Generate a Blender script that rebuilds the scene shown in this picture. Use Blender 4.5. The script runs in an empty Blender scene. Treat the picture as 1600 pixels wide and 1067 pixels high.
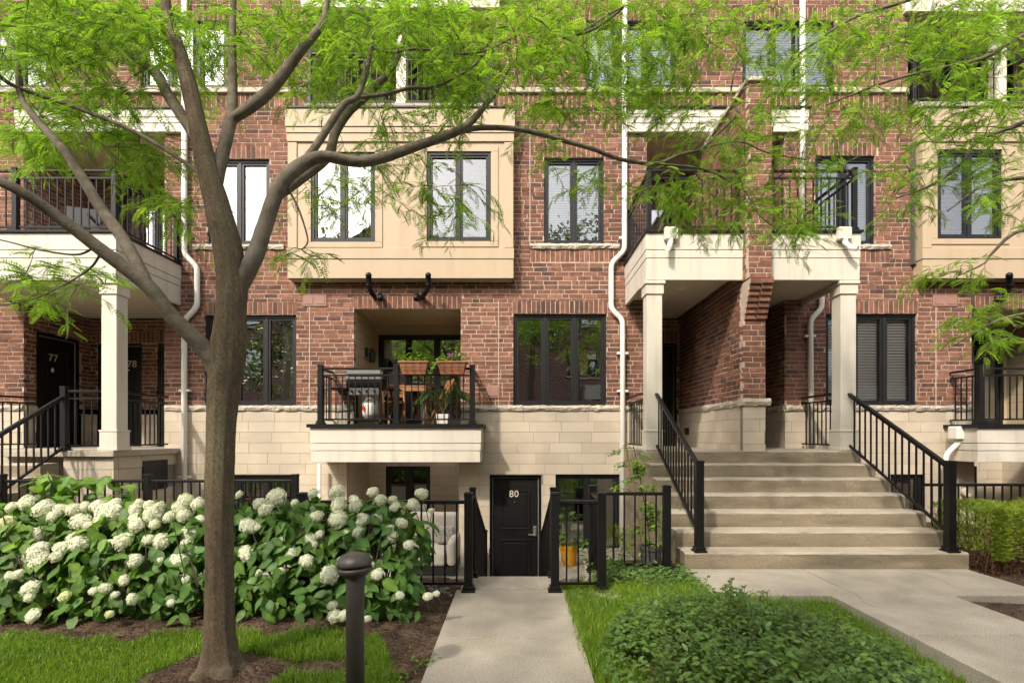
import bpy, math, random
import numpy as np
from mathutils import Vector, Matrix
R = random.Random(7); rng = np.random.default_rng(7)
sc = bpy.context.scene; col = sc.collection
# ---------------------------------------------------------------- camera, sky, sun, exposure
F, VX, HY, CZ, FY = 820.0, 806.0, 680.0, 1.54, 9.5
cam_d = bpy.data.cameras.new('camera'); cam = bpy.data.objects.new('camera', cam_d); col.objects.link(cam)
cam.location = (0, 0, CZ); cam.rotation_euler = (math.pi/2, 0, 0)
cam_d.sensor_width = 36; cam_d.lens = F/1600*36; cam_d.shift_x = (800-VX)/1600; cam_d.shift_y = (HY-533.5)/1600
cam_d.clip_start = .05; cam_d.clip_end = 600
sc.camera = cam
SUN_RAY = Vector((.62, 1.0, -1.12)).normalized()
world = bpy.data.worlds.new('World'); sc.world = world; world.use_nodes = True
_n = world.node_tree.nodes; _s = _n.new('ShaderNodeTexSky'); _s.sky_type = 'NISHITA'; _s.sun_disc = False
_s.sun_elevation = math.asin(-SUN_RAY.z); _s.sun_rotation = math.atan2(-SUN_RAY.x, -SUN_RAY.y)
_s.air_density = 1.0; _s.dust_density = 3.0; _s.ozone_density = 1.0
_h = _n.new('ShaderNodeHueSaturation'); _h.inputs['Saturation'].default_value = .42      # hazy white summer sky
_t = _n.new('ShaderNodeMix'); _t.data_type = 'RGBA'; _t.blend_type = 'MULTIPLY'; _t.inputs[0].default_value = 1; _t.inputs[7].default_value = (1.045, 1.0, .925, 1)
world.node_tree.links.new(_s.outputs[0], _h.inputs['Color']); world.node_tree.links.new(_h.outputs[0], _t.inputs[6])
world.node_tree.links.new(_t.outputs[2], _n['Background'].inputs[0]); _n['Background'].inputs[1].default_value = .15
sun_d = bpy.data.lights.new('sun', 'SUN'); sun = bpy.data.objects.new('sun', sun_d); col.objects.link(sun)
sun_d.energy = 1.6; sun_d.angle = math.radians(2.5); sun_d.color = (1.0, .90, .77)
sun.rotation_euler = SUN_RAY.to_track_quat('-Z', 'Y').to_euler(); sun.location = (-8, -14, 18)
sc.view_settings.view_transform = 'Standard'; sc.view_settings.look = 'None'; sc.view_settings.gamma = 1
sc.view_settings.use_curve_mapping = False; sc.view_settings.exposure = 1.42
sc.render.engine = 'CYCLES'
sc.cycles.use_denoising = True
sc.cycles.max_bounces = 6; sc.cycles.diffuse_bounces = 4; sc.cycles.glossy_bounces = 3; sc.cycles.transmission_bounces = 3; sc.cycles.transparent_max_bounces = 10
sc.cycles.use_adaptive_sampling = True; sc.cycles.adaptive_threshold = .02
sc.cycles.caustics_reflective = False; sc.cycles.caustics_refractive = False

def P(px, py, d): return Vector(((px-VX)*d/F, d, CZ+(HY-py)*d/F))
S = F/FY
def fx(px): return (px-VX)/S
def fz(py): return CZ+(HY-py)/S

# ---------------------------------------------------------------- materials
def mat(name, c1, c2=None, ns=5., rough=.6, spec=.4, bump=0., bs=60., metal=0., attr=False, rnd=0., stretch=(1,1,1),
        c3=None, n3=.7, t3=(.45,.62), speck=0., coat=0., detail=5., bumpd=.02, ridged=False, crack=None):
    m = bpy.data.materials.new(name); m.use_nodes = True
    nt = m.node_tree; N = nt.nodes; L = nt.links; b = N['Principled BSDF']
    b.inputs['Roughness'].default_value = rough; b.inputs['Specular IOR Level'].default_value = spec
    b.inputs['Metallic'].default_value = metal; b.inputs['Coat Weight'].default_value = coat
    geo = N.new('ShaderNodeNewGeometry'); mp = N.new('ShaderNodeMapping'); mp.inputs['Scale'].default_value = stretch
    L.new(geo.outputs['Position'], mp.inputs[0])
    def noise(s, d=detail):
        n = N.new('ShaderNodeTexNoise'); n.inputs['Scale'].default_value = s; n.inputs['Detail'].default_value = d
        L.new(mp.outputs[0], n.inputs['Vector']); return n
    def ramp(src, a, c):
        r = N.new('ShaderNodeMapRange'); r.inputs[1].default_value = a; r.inputs[2].default_value = c
        L.new(src, r.inputs[0]); return r.outputs[0]
    def mix(fac, A, B, mode='MIX'):
        x = N.new('ShaderNodeMix'); x.data_type = 'RGBA'; x.blend_type = mode
        if isinstance(fac, float): x.inputs[0].default_value = fac
        else: L.new(fac, x.inputs[0])
        for s, v in ((6, A), (7, B)):
            if isinstance(v, tuple): x.inputs[s].default_value = (*v, 1)
            else: L.new(v, x.inputs[s])
        return x.outputs[2]
    c = tuple(c1)
    if c2: c = mix(ramp(noise(ns).outputs['Fac'], .32, .68), tuple(c1), tuple(c2))
    if c3: c = mix(ramp(noise(n3, 3.).outputs['Fac'], *t3), c, tuple(c3))
    vor = None
    if crack:      # bark plates with dark fissures: (scale, colour)
        vor = N.new('ShaderNodeTexVoronoi'); vor.feature = 'DISTANCE_TO_EDGE'; vor.inputs['Scale'].default_value = crack[0]
        wob = N.new('ShaderNodeMix'); wob.data_type = 'RGBA'; wob.blend_type = 'LINEAR_LIGHT'; wob.inputs[0].default_value = crack[2]
        L.new(mp.outputs[0], wob.inputs[6]); L.new(noise(9., 4.).outputs['Color'], wob.inputs[7]); L.new(wob.outputs[2], vor.inputs['Vector'])
        c = mix(ramp(vor.outputs['Distance'], .12, .0), c, tuple(crack[1]))
    if attr:
        a = N.new('ShaderNodeAttribute'); a.attribute_name = 'col'
        c = mix(1.0, c, a.outputs['Color'], 'MULTIPLY')
    if speck:
        f = ramp(noise(110., 2.).outputs['Fac'], .35, .7)
        g = N.new('ShaderNodeMath'); g.operation = 'MULTIPLY'; L.new(f, g.inputs[0]); g.inputs[1].default_value = speck
        c = mix(g.outputs[0], c, (.06, .05, .04))
    if rnd:
        oi = N.new('ShaderNodeObjectInfo'); h = N.new('ShaderNodeHueSaturation')
        r = N.new('ShaderNodeMapRange'); r.inputs[3].default_value = 1-rnd; r.inputs[4].default_value = 1+rnd
        L.new(oi.outputs['Random'], r.inputs[0]); L.new(r.outputs[0], h.inputs['Value'])
        if isinstance(c, tuple): h.inputs['Color'].default_value = (*c, 1)
        else: L.new(c, h.inputs['Color'])
        c = h.outputs[0]
    if isinstance(c, tuple): b.inputs['Base Color'].default_value = (*c, 1)
    else: L.new(c, b.inputs['Base Color'])
    if bump:
        bm = N.new('ShaderNodeBump'); bm.inputs['Strength'].default_value = bump; bm.inputs['Distance'].default_value = bumpd
        nb = noise(bs, 6.)
        if ridged: nb.noise_type = 'RIDGED_MULTIFRACTAL'
        if vor:
            ad = N.new('ShaderNodeMath'); ad.operation = 'MULTIPLY_ADD'; L.new(ramp(vor.outputs['Distance'], 0., .22), ad.inputs[0]); ad.inputs[1].default_value = .8; L.new(nb.outputs['Fac'], ad.inputs[2]); L.new(ad.outputs[0], bm.inputs['Height'])
        else: L.new(nb.outputs['Fac'], bm.inputs['Height']); L.new(bm.outputs[0], b.inputs['Normal'])
    return m

def leaf_mat(name, c1, c2, trans=.4, tcol=1.3, rough=.45, spec=.35, ns=3., rnd=0.):
    m = mat(name, c1, c2, ns=ns, rough=rough, spec=spec, attr=True, rnd=rnd)
    nt = m.node_tree; N = nt.nodes; L = nt.links; b = N['Principled BSDF']
    t = N.new('ShaderNodeBsdfTranslucent'); mx = N.new('ShaderNodeMixShader'); mx.inputs[0].default_value = trans
    src = b.inputs['Base Color'].links[0].from_socket
    mm = N.new('ShaderNodeMix'); mm.data_type = 'RGBA'; mm.blend_type = 'MULTIPLY'; mm.inputs[0].default_value = 1
    L.new(src, mm.inputs[6]); mm.inputs[7].default_value = (1.32*tcol, 1.5*tcol, .62*tcol, 1)
    L.new(mm.outputs[2], t.inputs['Color'])
    L.new(b.outputs[0], mx.inputs[1]); L.new(t.outputs[0], mx.inputs[2]); L.new(mx.outputs[0], N['Material Output'].inputs[0])
    return m

def glass_mat(name, refl, tint):
    m = bpy.data.materials.new(name); m.use_nodes = True
    nt = m.node_tree; N = nt.nodes; L = nt.links; N.remove(N['Principled BSDF'])
    t = N.new('ShaderNodeBsdfTransparent'); t.inputs[0].default_value = (*tint, 1)
    g = N.new('ShaderNodeBsdfGlossy'); g.inputs['Roughness'].default_value = 0.0; g.inputs[0].default_value = (.95, .97, 1, 1)
    nz = N.new('ShaderNodeTexNoise'); nz.inputs['Scale'].default_value = 2.2
    geo = N.new('ShaderNodeNewGeometry'); L.new(geo.outputs['Position'], nz.inputs['Vector'])
    bm = N.new('ShaderNodeBump'); bm.inputs['Strength'].default_value = .05; bm.inputs['Distance'].default_value = .02
    L.new(nz.outputs['Fac'], bm.inputs['Height']); L.new(bm.outputs[0], g.inputs['Normal'])
    fr = N.new('ShaderNodeFresnel'); fr.inputs[0].default_value = 1.5
    ad = N.new('ShaderNodeMath'); ad.operation = 'ADD'; ad.use_clamp = True; ad.inputs[1].default_value = refl; L.new(fr.outputs[0], ad.inputs[0])
    mx = N.new('ShaderNodeMixShader'); L.new(ad.outputs[0], mx.inputs[0]); L.new(t.outputs[0], mx.inputs[1]); L.new(g.outputs[0], mx.inputs[2])
    L.new(mx.outputs[0], N['Material Output'].inputs[0]); return m

MT = dict(
 brick=mat('brick', (1.12, 1.09, 1.06), (.56, .62, .70), ns=10, rough=.88, spec=.15, attr=True, bump=.6, bs=60, c3=(.66, .68, .72), n3=1.1, t3=(.5, .75), bumpd=.014, detail=8),
 mortar=mat('mortar', (.49, .385, .31), (.41, .32, .26), ns=8, rough=.95, spec=.1, bump=.4, bs=120),
 stone=mat('limestone', (.53, .455, .355), (.46, .395, .305), ns=3.5, rough=.85, spec=.2, bump=.12, bs=90, rnd=.07, c3=(.43, .375, .30), n3=.9, detail=8),
 stonejoint=mat('stone_joint', (.22, .18, .14), rough=.95),
 rock=mat('rock_face', (.50, .44, .36), (.38, .335, .27), ns=9, rough=.9, bump=.9, bs=35, rnd=.08, bumpd=.04),
 cream=mat('cream_paint', (.585, .545, .465), (.55, .51, .435), ns=1.4, rough=.5, spec=.35, c3=(.40, .36, .29), n3=6., t3=(.50, .88), stretch=(1, 1, .12)),
 tan=mat('tan_cladding', (.425, .330, .225), (.40, .31, .21), ns=1.6, rough=.55, spec=.3, c3=(.36, .268, .175), n3=5., t3=(.52, .85), stretch=(1, 1, .12)),
 siding=mat('beige_siding', (.44, .36, .245), (.40, .33, .225), ns=2, rough=.6),
 soffit=mat('soffit', (.56, .47, .34), (.50, .42, .30), ns=3, rough=.55),
 soffitw=mat('soffit_pale', (.62, .55, .44), (.56, .50, .40), ns=3, rough=.55),
 black=mat('black_metal', (.0065, .0065, .007), (.009, .0085, .0085), ns=9, rough=.42, spec=.25, bump=.05, bs=200),
 wframe=mat('window_frame', (.010, .010, .012), (.013, .0125, .0135), ns=5, rough=.45, spec=.35),
 door=mat('door_black', (.0055, .0055, .006), (.007, .0068, .0068), ns=3, rough=.45, spec=.35),
 doorline=mat('weather_strip', (.34, .33, .31), rough=.5),
 white=mat('white_paint', (.74, .72, .66), (.68, .66, .60), ns=2.5, rough=.45),
 blind=mat('blind_slat', (.52, .52, .51), rough=.5),
 blind2=mat('pale_blind_slat', (.88, .88, .84), rough=.5),
 room=mat('interior', (.11, .10, .085), (.08, .075, .065), ns=1.5, rough=.9),
 curtain=mat('curtain', (.52, .49, .43), (.42, .40, .35), ns=14, rough=.9, stretch=(1, 1, .05)),
 concrete=mat('concrete', (.50, .45, .37), (.405, .365, .30), ns=3.2, rough=.9, spec=.2, bump=.22, bs=110, c3=(.34, .30, .235), n3=1.7, t3=(.48, .78), speck=.55, detail=9, rnd=.03),
 riser=mat('riser_concrete', (.360, .298, .212), (.262, .218, .154), ns=3.0, rough=.94, spec=.15, bump=.6, bs=70, stretch=(.5, 1, 2.2), c3=(.150, .130, .085), n3=2.6, t3=(.5, .8), speck=.45, detail=11),  # darker than the treads: grime, plus riser shade put into the colour
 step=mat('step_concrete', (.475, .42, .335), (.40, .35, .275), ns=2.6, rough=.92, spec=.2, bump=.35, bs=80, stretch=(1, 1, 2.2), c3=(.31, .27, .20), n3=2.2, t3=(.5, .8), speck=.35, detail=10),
 soil=mat('soil', (.085, .058, .040), (.045, .031, .023), ns=14, rough=1, spec=.1, bump=1.0, bs=30, bumpd=.05, c3=(.12, .085, .06), n3=5., attr=False),
 asphalt=mat('asphalt', (.05, .05, .05), (.06, .058, .055), ns=8, rough=.9, bump=.3, bs=150),
 bark=mat('bark', (.178, .132, .087), (.100, .076, .051), ns=24, rough=.95, spec=.12, bump=1.0, bs=16, stretch=(1, 1, .34), c3=(.150, .145, .085), n3=3., t3=(.48, .78), bumpd=.022, detail=12, crack=(46., (.080, .060, .042), .16)),
 bark2=mat('upper_bark', (.185, .158, .118), (.115, .098, .072), ns=18, rough=.95, spec=.12, bump=.55, bs=90, bumpd=.012, c3=(.23, .205, .17), n3=5., t3=(.55, .75)),
 twig=mat('twig', (.085, .062, .045), (.06, .043, .032), ns=8, rough=.9),
 stem=mat('green_stem', (.12, .15, .05), (.09, .10, .04), ns=5, rough=.7),
 locust=leaf_mat('locust_leaf', (.190, .305, .048), (.125, .230, .036), trans=.50),
 street=leaf_mat('street_leaf', (.10, .14, .05), (.075, .11, .04), trans=.3),
 hleaf=leaf_mat('hydrangea_leaf', (.100, .190, .040), (.062, .138, .031), trans=.30, rnd=.28, rough=.5, spec=.28, ns=14),
 petal=leaf_mat('petal', (.84, .84, .74), (.78, .78, .66), trans=.25, tcol=.68, rough=.7, spec=.2),
 grass=leaf_mat('grass_blade', (.155, .265, .030), (.105, .205, .022), trans=.35, ns=1.2),
 cover=leaf_mat('cover_leaf', (.105, .195, .045), (.062, .135, .035), trans=.30, rough=.42),
 vine=leaf_mat('vine_leaf', (.19, .31, .04), (.13, .24, .03), trans=.45, rnd=.2),
 yew=leaf_mat('yew_leaf', (.20, .28, .035), (.13, .20, .028), trans=.25),
 generic=leaf_mat('leaf_green', (.075, .16, .03), (.055, .12, .025), trans=.3),
 dryneedle=mat('dry_needle', (.13, .06, .03), (.08, .04, .02), ns=9, rough=.9),
 bronze=mat('bronze_metal', (.066, .058, .050), (.054, .048, .042), ns=6, rough=.48, spec=.45, metal=.25, bump=.06, bs=220),
 wood=mat('teak', (.33, .155, .05), (.24, .11, .035), ns=6, rough=.5, stretch=(1, 1, .2)),
 terracotta=mat('terracotta', (.27, .105, .05), (.22, .085, .04), ns=8, rough=.7),
 yellow=mat('yellow_glaze', (.62, .30, .022), (.55, .26, .02), ns=4, rough=.4),
 darkpot=mat('grey_plastic', (.075, .075, .078), rough=.5),
 paleceramic=mat('pale_ceramic', (.58, .52, .42), rough=.4),
 steel=mat('steel', (.55, .54, .52), rough=.28, metal=.9),
 cushion=mat('cushion', (.50, .45, .38), (.44, .40, .34), ns=30, rough=.95, bump=.2, bs=200),
 stripe=mat('patterned_cushion', (.50, .46, .40), (.14, .13, .12), ns=60, rough=.95),
 red=mat('red_label', (.42, .02, .02), rough=.5),
 pebble=mat('pebble', (.34, .31, .27), (.20, .185, .165), ns=9, rough=.7),
 ventred=mat('painted_vent', (.30, .165, .13), (.27, .15, .12), ns=6, rough=.7),
 caulk=mat('caulk', (.42, .33, .28), rough=.8),
 glass=glass_mat('window_glass', .34, (.80, .82, .80)),
 glassu=glass_mat('window_glass_upper', .18, (.86, .88, .88)),
 mirror=glass_mat('coated_glass', .34, (.7, .72, .72)),
 clear=glass_mat('clear_glass', .10, (.96, .97, .96)),
 lamp=mat('pot_light', (.75, .72, .65), rough=.4),
 magenta=leaf_mat('magenta_petal', (.45, .05, .40), (.38, .05, .34), trans=.3, tcol=.6),
)
# far brick wall across the street: too far to tell bricks apart
def far_brick():
    m = mat('far_brick', (.2, .08, .06), rough=.9); nt = m.node_tree; N = nt.nodes
    b = N.new('ShaderNodeTexBrick'); b.inputs['Scale'].default_value = 1.; b.inputs['Brick Width'].default_value = .26; b.inputs['Row Height'].default_value = .1
    b.inputs['Mortar Size'].default_value = .012; b.inputs['Color1'].default_value = (.24, .095, .07, 1); b.inputs['Color2'].default_value = (.16, .065, .05, 1); b.inputs['Mortar'].default_value = (.42, .34, .29, 1)
    g = N.new('ShaderNodeNewGeometry'); mp = N.new('ShaderNodeMapping'); mp.inputs['Rotation'].default_value = (math.pi/2, 0, 0)
    nt.links.new(g.outputs['Position'], mp.inputs[0]); nt.links.new(mp.outputs[0], b.inputs['Vector']); nt.links.new(b.outputs['Color'], N['Principled BSDF'].inputs['Base Color'])
    return m
MT['farbrick'] = far_brick()
MT['roof'] = mat('roof_shingle', (.09, .08, .075), (.06, .055, .05), ns=6, rough=.9)

# ---------------------------------------------------------------- mesh helpers
def link(o, parent=None):
    col.objects.link(o)
    if parent is not None: o.parent = parent
    return o
def empty(name, loc=(0, 0, 0), parent=None):
    o = bpy.data.objects.new(name, None); o.empty_display_size = .1; o.location = loc; link(o, parent); return o
def tag(o, label=None, cat=None, group=None, kind=None):
    for k, v in (('label', label), ('category', cat), ('group', group), ('kind', kind)):
        if v: o[k] = v
    return o
def worldloc(o):
    v = Vector((0, 0, 0))
    while o is not None: v = v+o.location; o = o.parent
    return v
def np_mesh(name, V, Fc, m, parent=None, C=None, smooth=False):
    V = np.asarray(V, dtype=np.float32); Fc = np.asarray(Fc, dtype=np.int32); k = Fc.shape[1]
    me = bpy.data.meshes.new(name); me.vertices.add(len(V))
    if parent is not None: V = V-np.array(worldloc(parent), dtype=np.float32)
    me.vertices.foreach_set('co', V.ravel()); me.loops.add(Fc.size); me.loops.foreach_set('vertex_index', Fc.ravel())
    me.polygons.add(len(Fc)); me.polygons.foreach_set('loop_start', np.arange(0, Fc.size, k, dtype=np.int32))
    if smooth: me.polygons.foreach_set('use_smooth', np.ones(len(Fc), dtype=bool))
    me.update(calc_edges=True)
    if C is not None:
        a = me.attributes.new('col', 'FLOAT_COLOR', 'POINT'); C = np.asarray(C, dtype=np.float32)
        if C.shape[1] == 3: C = np.concatenate([C, np.ones((len(C), 1), np.float32)], 1)
        a.data.foreach_set('color', C.ravel())
    me.materials.append(m); o = bpy.data.objects.new(name, me); return link(o, parent)

class MB:
    def __init__(s, T=None): s.v = []; s.f = []; s.c = []; s.T = T; s.usec = False
    def add(s, vs, fs, c=None):
        b = len(s.v)
        if s.T is not None: vs = [s.T @ Vector(v) for v in vs]
        s.v += [tuple(v) for v in vs]; s.f += [tuple(b+i for i in f) for f in fs]
        if c is not None: s.usec = True
        s.c += [c or (1, 1, 1)]*len(vs); return s
    def box(s, x0, x1, y0, y1, z0, z1, c=None, j=0., q=0.):
        vs = [(x, y, z) for x in (x0, x1) for y in (y0, y1) for z in (z0, z1)]
        if j: vs = [(x+R.uniform(-j, j), y+R.uniform(-j, j)*q, z+R.uniform(-j, j)) for x, y, z in vs]
        return s.add(vs, [(0, 1, 3, 2), (4, 6, 7, 5), (0, 4, 5, 1), (2, 3, 7, 6), (0, 2, 6, 4), (1, 5, 7, 3)], c)
    def bar(s, a, b, w, h, up=(0, 0, 1), c=None):
        a = Vector(a); b = Vector(b); d = (b-a).normalized(); up = Vector(up)
        if abs(d.dot(up)) > .98: up = Vector((0, 1, 0))
        x = d.cross(up).normalized(); z = x.cross(d)
        vs = [p+x*sx*w/2+z*sz*h/2 for p in (a, b) for sx in (-1, 1) for sz in (-1, 1)]
        return s.add(vs, [(0, 1, 3, 2), (4, 6, 7, 5), (0, 4, 5, 1), (2, 3, 7, 6), (0, 2, 6, 4), (1, 5, 7, 3)], c)
    def tube(s, pts, rad, n=8, cap=True, jit=0.):
        pts = [Vector(p) for p in pts]; k = len(pts)
        if not hasattr(rad, '__len__'): rad = [rad]*k
        vs = []; up = None
        for i, p in enumerate(pts):
            d = (pts[min(i+1, k-1)]-pts[max(i-1, 0)]).normalized()
            if up is None: up = d.cross(Vector((.3, .9, .2))).normalized()
            x = (up-d*up.dot(d)).normalized(); up = x; y = d.cross(x)
            for t in range(n):
                a = 2*math.pi*t/n; r = rad[i]*(1+(R.uniform(-jit, jit) if jit else 0)); vs.append(p+x*math.cos(a)*r+y*math.sin(a)*r)
        fs = [(i*n+t, i*n+(t+1) % n, (i+1)*n+(t+1) % n, (i+1)*n+t) for i in range(k-1) for t in range(n)]
        if cap: fs += [tuple(range(n-1, -1, -1)), tuple((k-1)*n+t for t in range(n))]
        return s.add(vs, fs)
    def lathe(s, prof, c=(0, 0, 0), n=20, axis=None):
        vs = []
        for r, z in prof:
            for t in range(n):
                a = 2*math.pi*t/n; vs.append((c[0]+math.cos(a)*r, c[1]+math.sin(a)*r, c[2]+z))
        k = len(prof)
        fs = [(i*n+t, i*n+(t+1) % n, (i+1)*n+(t+1) % n, (i+1)*n+t) for i in range(k-1) for t in range(n)]
        fs += [tuple(range(n-1, -1, -1)), tuple((k-1)*n+t for t in range(n))]
        return s.add(vs, fs)
    def build(s, name, m, parent=None, smooth=False, bevel=0., seg=1):
        me = bpy.data.meshes.new(name)
        off = worldloc(parent) if parent is not None else Vector((0, 0, 0))
        me.from_pydata([(v[0]-off.x, v[1]-off.y, v[2]-off.z) for v in s.v], [], s.f)
        if smooth: me.polygons.foreach_set('use_smooth', [True]*len(me.polygons))
        if s.usec:
            a = me.attributes.new('col', 'FLOAT_COLOR', 'POINT')
            a.data.foreach_set('color', [t for c in s.c for t in (*c, 1)])
        me.update(); me.materials.append(MT[m] if isinstance(m, str) else m)
        o = link(bpy.data.objects.new(name, me), parent)
        if bevel:
            b = o.modifiers.new('bevel', 'BEVEL'); b.width = bevel; b.segments = seg; b.limit_method = 'ANGLE'; b.angle_limit = math.radians(40)
        return o
def bx(name, m, parent, x0, x1, y0, y1, z0, z1, bevel=0., seg=1, T=None):
    return MB(T).box(x0, x1, y0, y1, z0, z1).build(name, m, parent, bevel=bevel, seg=seg)
def rsub(rects, h):
    out = []
    for (a, b, c, d) in rects:
        x0, x1, z0, z1 = h
        if x1 <= a+1e-6 or x0 >= b-1e-6 or z1 <= c+1e-6 or z0 >= d-1e-6: out.append((a, b, c, d)); continue
        if x0 > a: out.append((a, x0, c, d))
        if x1 < b: out.append((x1, b, c, d))
        m0, m1 = max(a, x0), min(b, x1)
        if z0 > c: out.append((m0, m1, c, z0))
        if z1 < d: out.append((m0, m1, z1, d))
    return out
def holes(rect, hs):
    r = [rect]
    for h in hs: r = rsub(r, h)
    return r
def catmull(pts, n=5):
    A = np.array(pts, float); A = np.vstack([2*A[0]-A[1], A, 2*A[-1]-A[-2]]); out = []
    for i in range(1, len(A)-2):
        for t in np.linspace(0, 1, n, endpoint=False):
            p0, p1, p2, p3 = A[i-1:i+3]
            out.append(.5*((2*p1)+(-p0+p2)*t+(2*p0-5*p1+4*p2-p3)*t*t+(-p0+3*p1-3*p2+p3)*t**3))
    out.append(A[-2]); return np.array(out)
def nrm(a): return a/np.maximum(np.linalg.norm(a, axis=-1, keepdims=True), 1e-9)
def frames(D, Nn):
    x = nrm(D); y = nrm(np.cross(Nn, x)); z = np.cross(x, y); return np.stack([x, y, z], axis=2)
def scatter(Tv, Tf, Rm, pos, sca, colr=None):
    n, k = len(pos), len(Tv)
    V = np.einsum('nij,kj->nki', Rm, Tv)*sca[:, None, None]+pos[:, None, :]
    Fc = (np.asarray(Tf)[None]+(np.arange(n)*k)[:, None, None]).reshape(-1, np.asarray(Tf).shape[1])
    C = None if colr is None else np.repeat(colr, k, axis=0)
    return V.reshape(-1, 3), Fc, C
def rnd_dir(n): return nrm(rng.normal(size=(n, 3)))
def greens(n, sp=.25, yel=.25):
    v = rng.uniform(1-sp, 1+sp, (n, 1)); y = rng.uniform(0, yel, (n, 1))
    return np.concatenate([v*(1+y), v*(1+.4*y), v*(1-.3*y)], 1)
# leaf templates: x along the leaf, z up
LEAF = np.array([[0, 0, 0], [.35, .26, .05], [.35, -.26, .05], [.72, .19, .03], [.72, -.19, .03], [1, 0, -.06], [.35, 0, 0], [.72, 0, -.02]])
LEAF_F = [(0, 6, 1, 1), (0, 2, 6, 6), (6, 7, 3, 1), (2, 4, 7, 6), (7, 5, 3, 3), (4, 5, 7, 7)]
LEAF_T = [(0, 6, 1), (0, 2, 6), (6, 7, 3), (6, 3, 1), (2, 4, 7), (2, 7, 6), (7, 5, 3), (4, 5, 7)]
SIMPLE = np.array([[0, 0, 0], [.45, .3, .06], [1, 0, -.04], [.45, -.3, .06]]); SIMPLE_T = [(0, 2, 1), (0, 3, 2)]
def leaves(name, m, parent, pos, dirs, ups, size, T=LEAF, Tf=LEAF_T, sp=.25, yel=.25, kind=None):
    V, Fc, C = scatter(T, Tf, frames(dirs, ups), np.asarray(pos), np.asarray(size), greens(len(pos), sp, yel))
    o = np_mesh(name, V, Fc, MT[m], parent, C)
    if kind: o['kind'] = kind
    return o
def text(s, size, loc, m, parent, rot=(math.pi/2, 0, 0)):
    cu = bpy.data.curves.new('number', 'FONT'); cu.body = s; cu.size = size; cu.extrude = .003; cu.align_x = 'CENTER'; cu.space_character = 1.08
    t = bpy.data.objects.new('number', cu); col.objects.link(t); bpy.context.view_layer.update()
    me = bpy.data.meshes.new_from_object(t); bpy.data.objects.remove(t)
    o = bpy.data.objects.new('number', me); me.materials.clear(); me.materials.append(MT[m]); link(o, parent)
    o.location = Vector(loc)-worldloc(parent); o.rotation_euler = rot; return o

# railings: parts of the given root (posts, rails, balusters)
def post(root, p, h, w=.065, m='black', cap=.012, foot=True, name='post'):
    b = MB(); x, y, z = p; q = w/2
    b.box(x-q, x+q, y-q, y+q, z, z+h)
    b.box(x-q-cap/2, x+q+cap/2, y-q-cap/2, y+q+cap/2, z+h, z+h+.018); b.box(x-q-.001, x+q+.001, y-q-.001, y+q+.001, z+h+.018, z+h+.026)
    if foot:
        b.box(x-q-.028, x+q+.028, y-q-.028, y+q+.028, z-.002, z+.018); b.box(x-q-.014, x+q+.014, y-q-.014, y+q+.014, z+.018, z+.055)
    return b.build(name, m, root, bevel=.003)
def railing(root, A, B, h=.95, gap=.11, sp=.115, top=True, ends=(0, 0), low=.075, bal=.016):
    A = Vector(A); B = Vector(B); Z = Vector((0, 0, 1)); d = (B-A); L = Vector((d.x, d.y, 0)).length
    u = d/max(L, 1e-6)
    MB().bar(A+Z*h, B+Z*h, .05, .036).build('top_rail', 'black', root, bevel=.006)
    hi = h
    if gap:
        hi = h-gap; MB().bar(A+Z*hi, B+Z*hi, .03, .026).build('rail', 'black', root)
    MB().bar(A+Z*low, B+Z*low, .03, .026).build('rail', 'black', root)
    n = max(1, int(round(L/sp))); key = round(hi-low-.02, 3)
    me = bpy.data.meshes.get('baluster_%s' % key)
    if me is None:
        me = bpy.data.meshes.new('baluster_%s' % key); q = bal/2
        me.from_pydata([(x, y, z) for x in (-q, q) for y in (-q, q) for z in (0, key)], [], [(0, 1, 3, 2), (4, 6, 7, 5), (0, 4, 5, 1), (2, 3, 7, 6), (0, 2, 6, 4), (1, 5, 7, 3)])
        me.materials.append(MT['black'])
    off = worldloc(root)
    for i in range(1, n):
        o = bpy.data.objects.new('baluster', me); link(o, root); o.location = A+d*(i/n)+Z*(low+.01)-off
# ================================================================ the townhouse row
B = empty('townhouse_row')
tag(B, 'red brick townhouse row with limestone base, black windows and cream porch trim', 'building')
LAND = 1.31; PIT = -1.28; TER = -.5; RY = 11.0; PY = 7.95
LP = (-8.91, -6.36); RPa = (2.37, 3.44); RPb = (3.78, 4.87)
def fr(a, b, t, u): return (fx(a), fx(b), fz(u), fz(t))
W1 = fr(319, 463, 492, 633); W2 = fr(802, 948, 490, 633); W3 = fr(1290, 1433, 490, 633)
LG = (fx(553), fx(720), 1.73, fz(482)); LG2 = (8.25, 10.2, 1.73, fz(482))
V1 = fr(324, 421, 248, 382); V2 = fr(850, 944, 246, 381); V3 = fr(1274, 1368, 243, 382)
U0 = fr(-62, 74, 32, 137); U1 = fr(219, 354, 32, 137); U2 = fr(915, 1058, 32, 137); U3 = fr(1160, 1305, 32, 137)
LG3 = (fx(482), fx(772), fz(172), fz(14)); LG4 = (fx(1418), fx(1710), fz(170), fz(20))
REC_T = 6.99
recL = (LP[0], LP[1], LAND, REC_T); recR = (RPa[0], RPb[1], LAND, REC_T)
BAND0, BAND1 = fz(147), fz(139)
stone_t = 1.98; cap_t = 2.085

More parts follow.
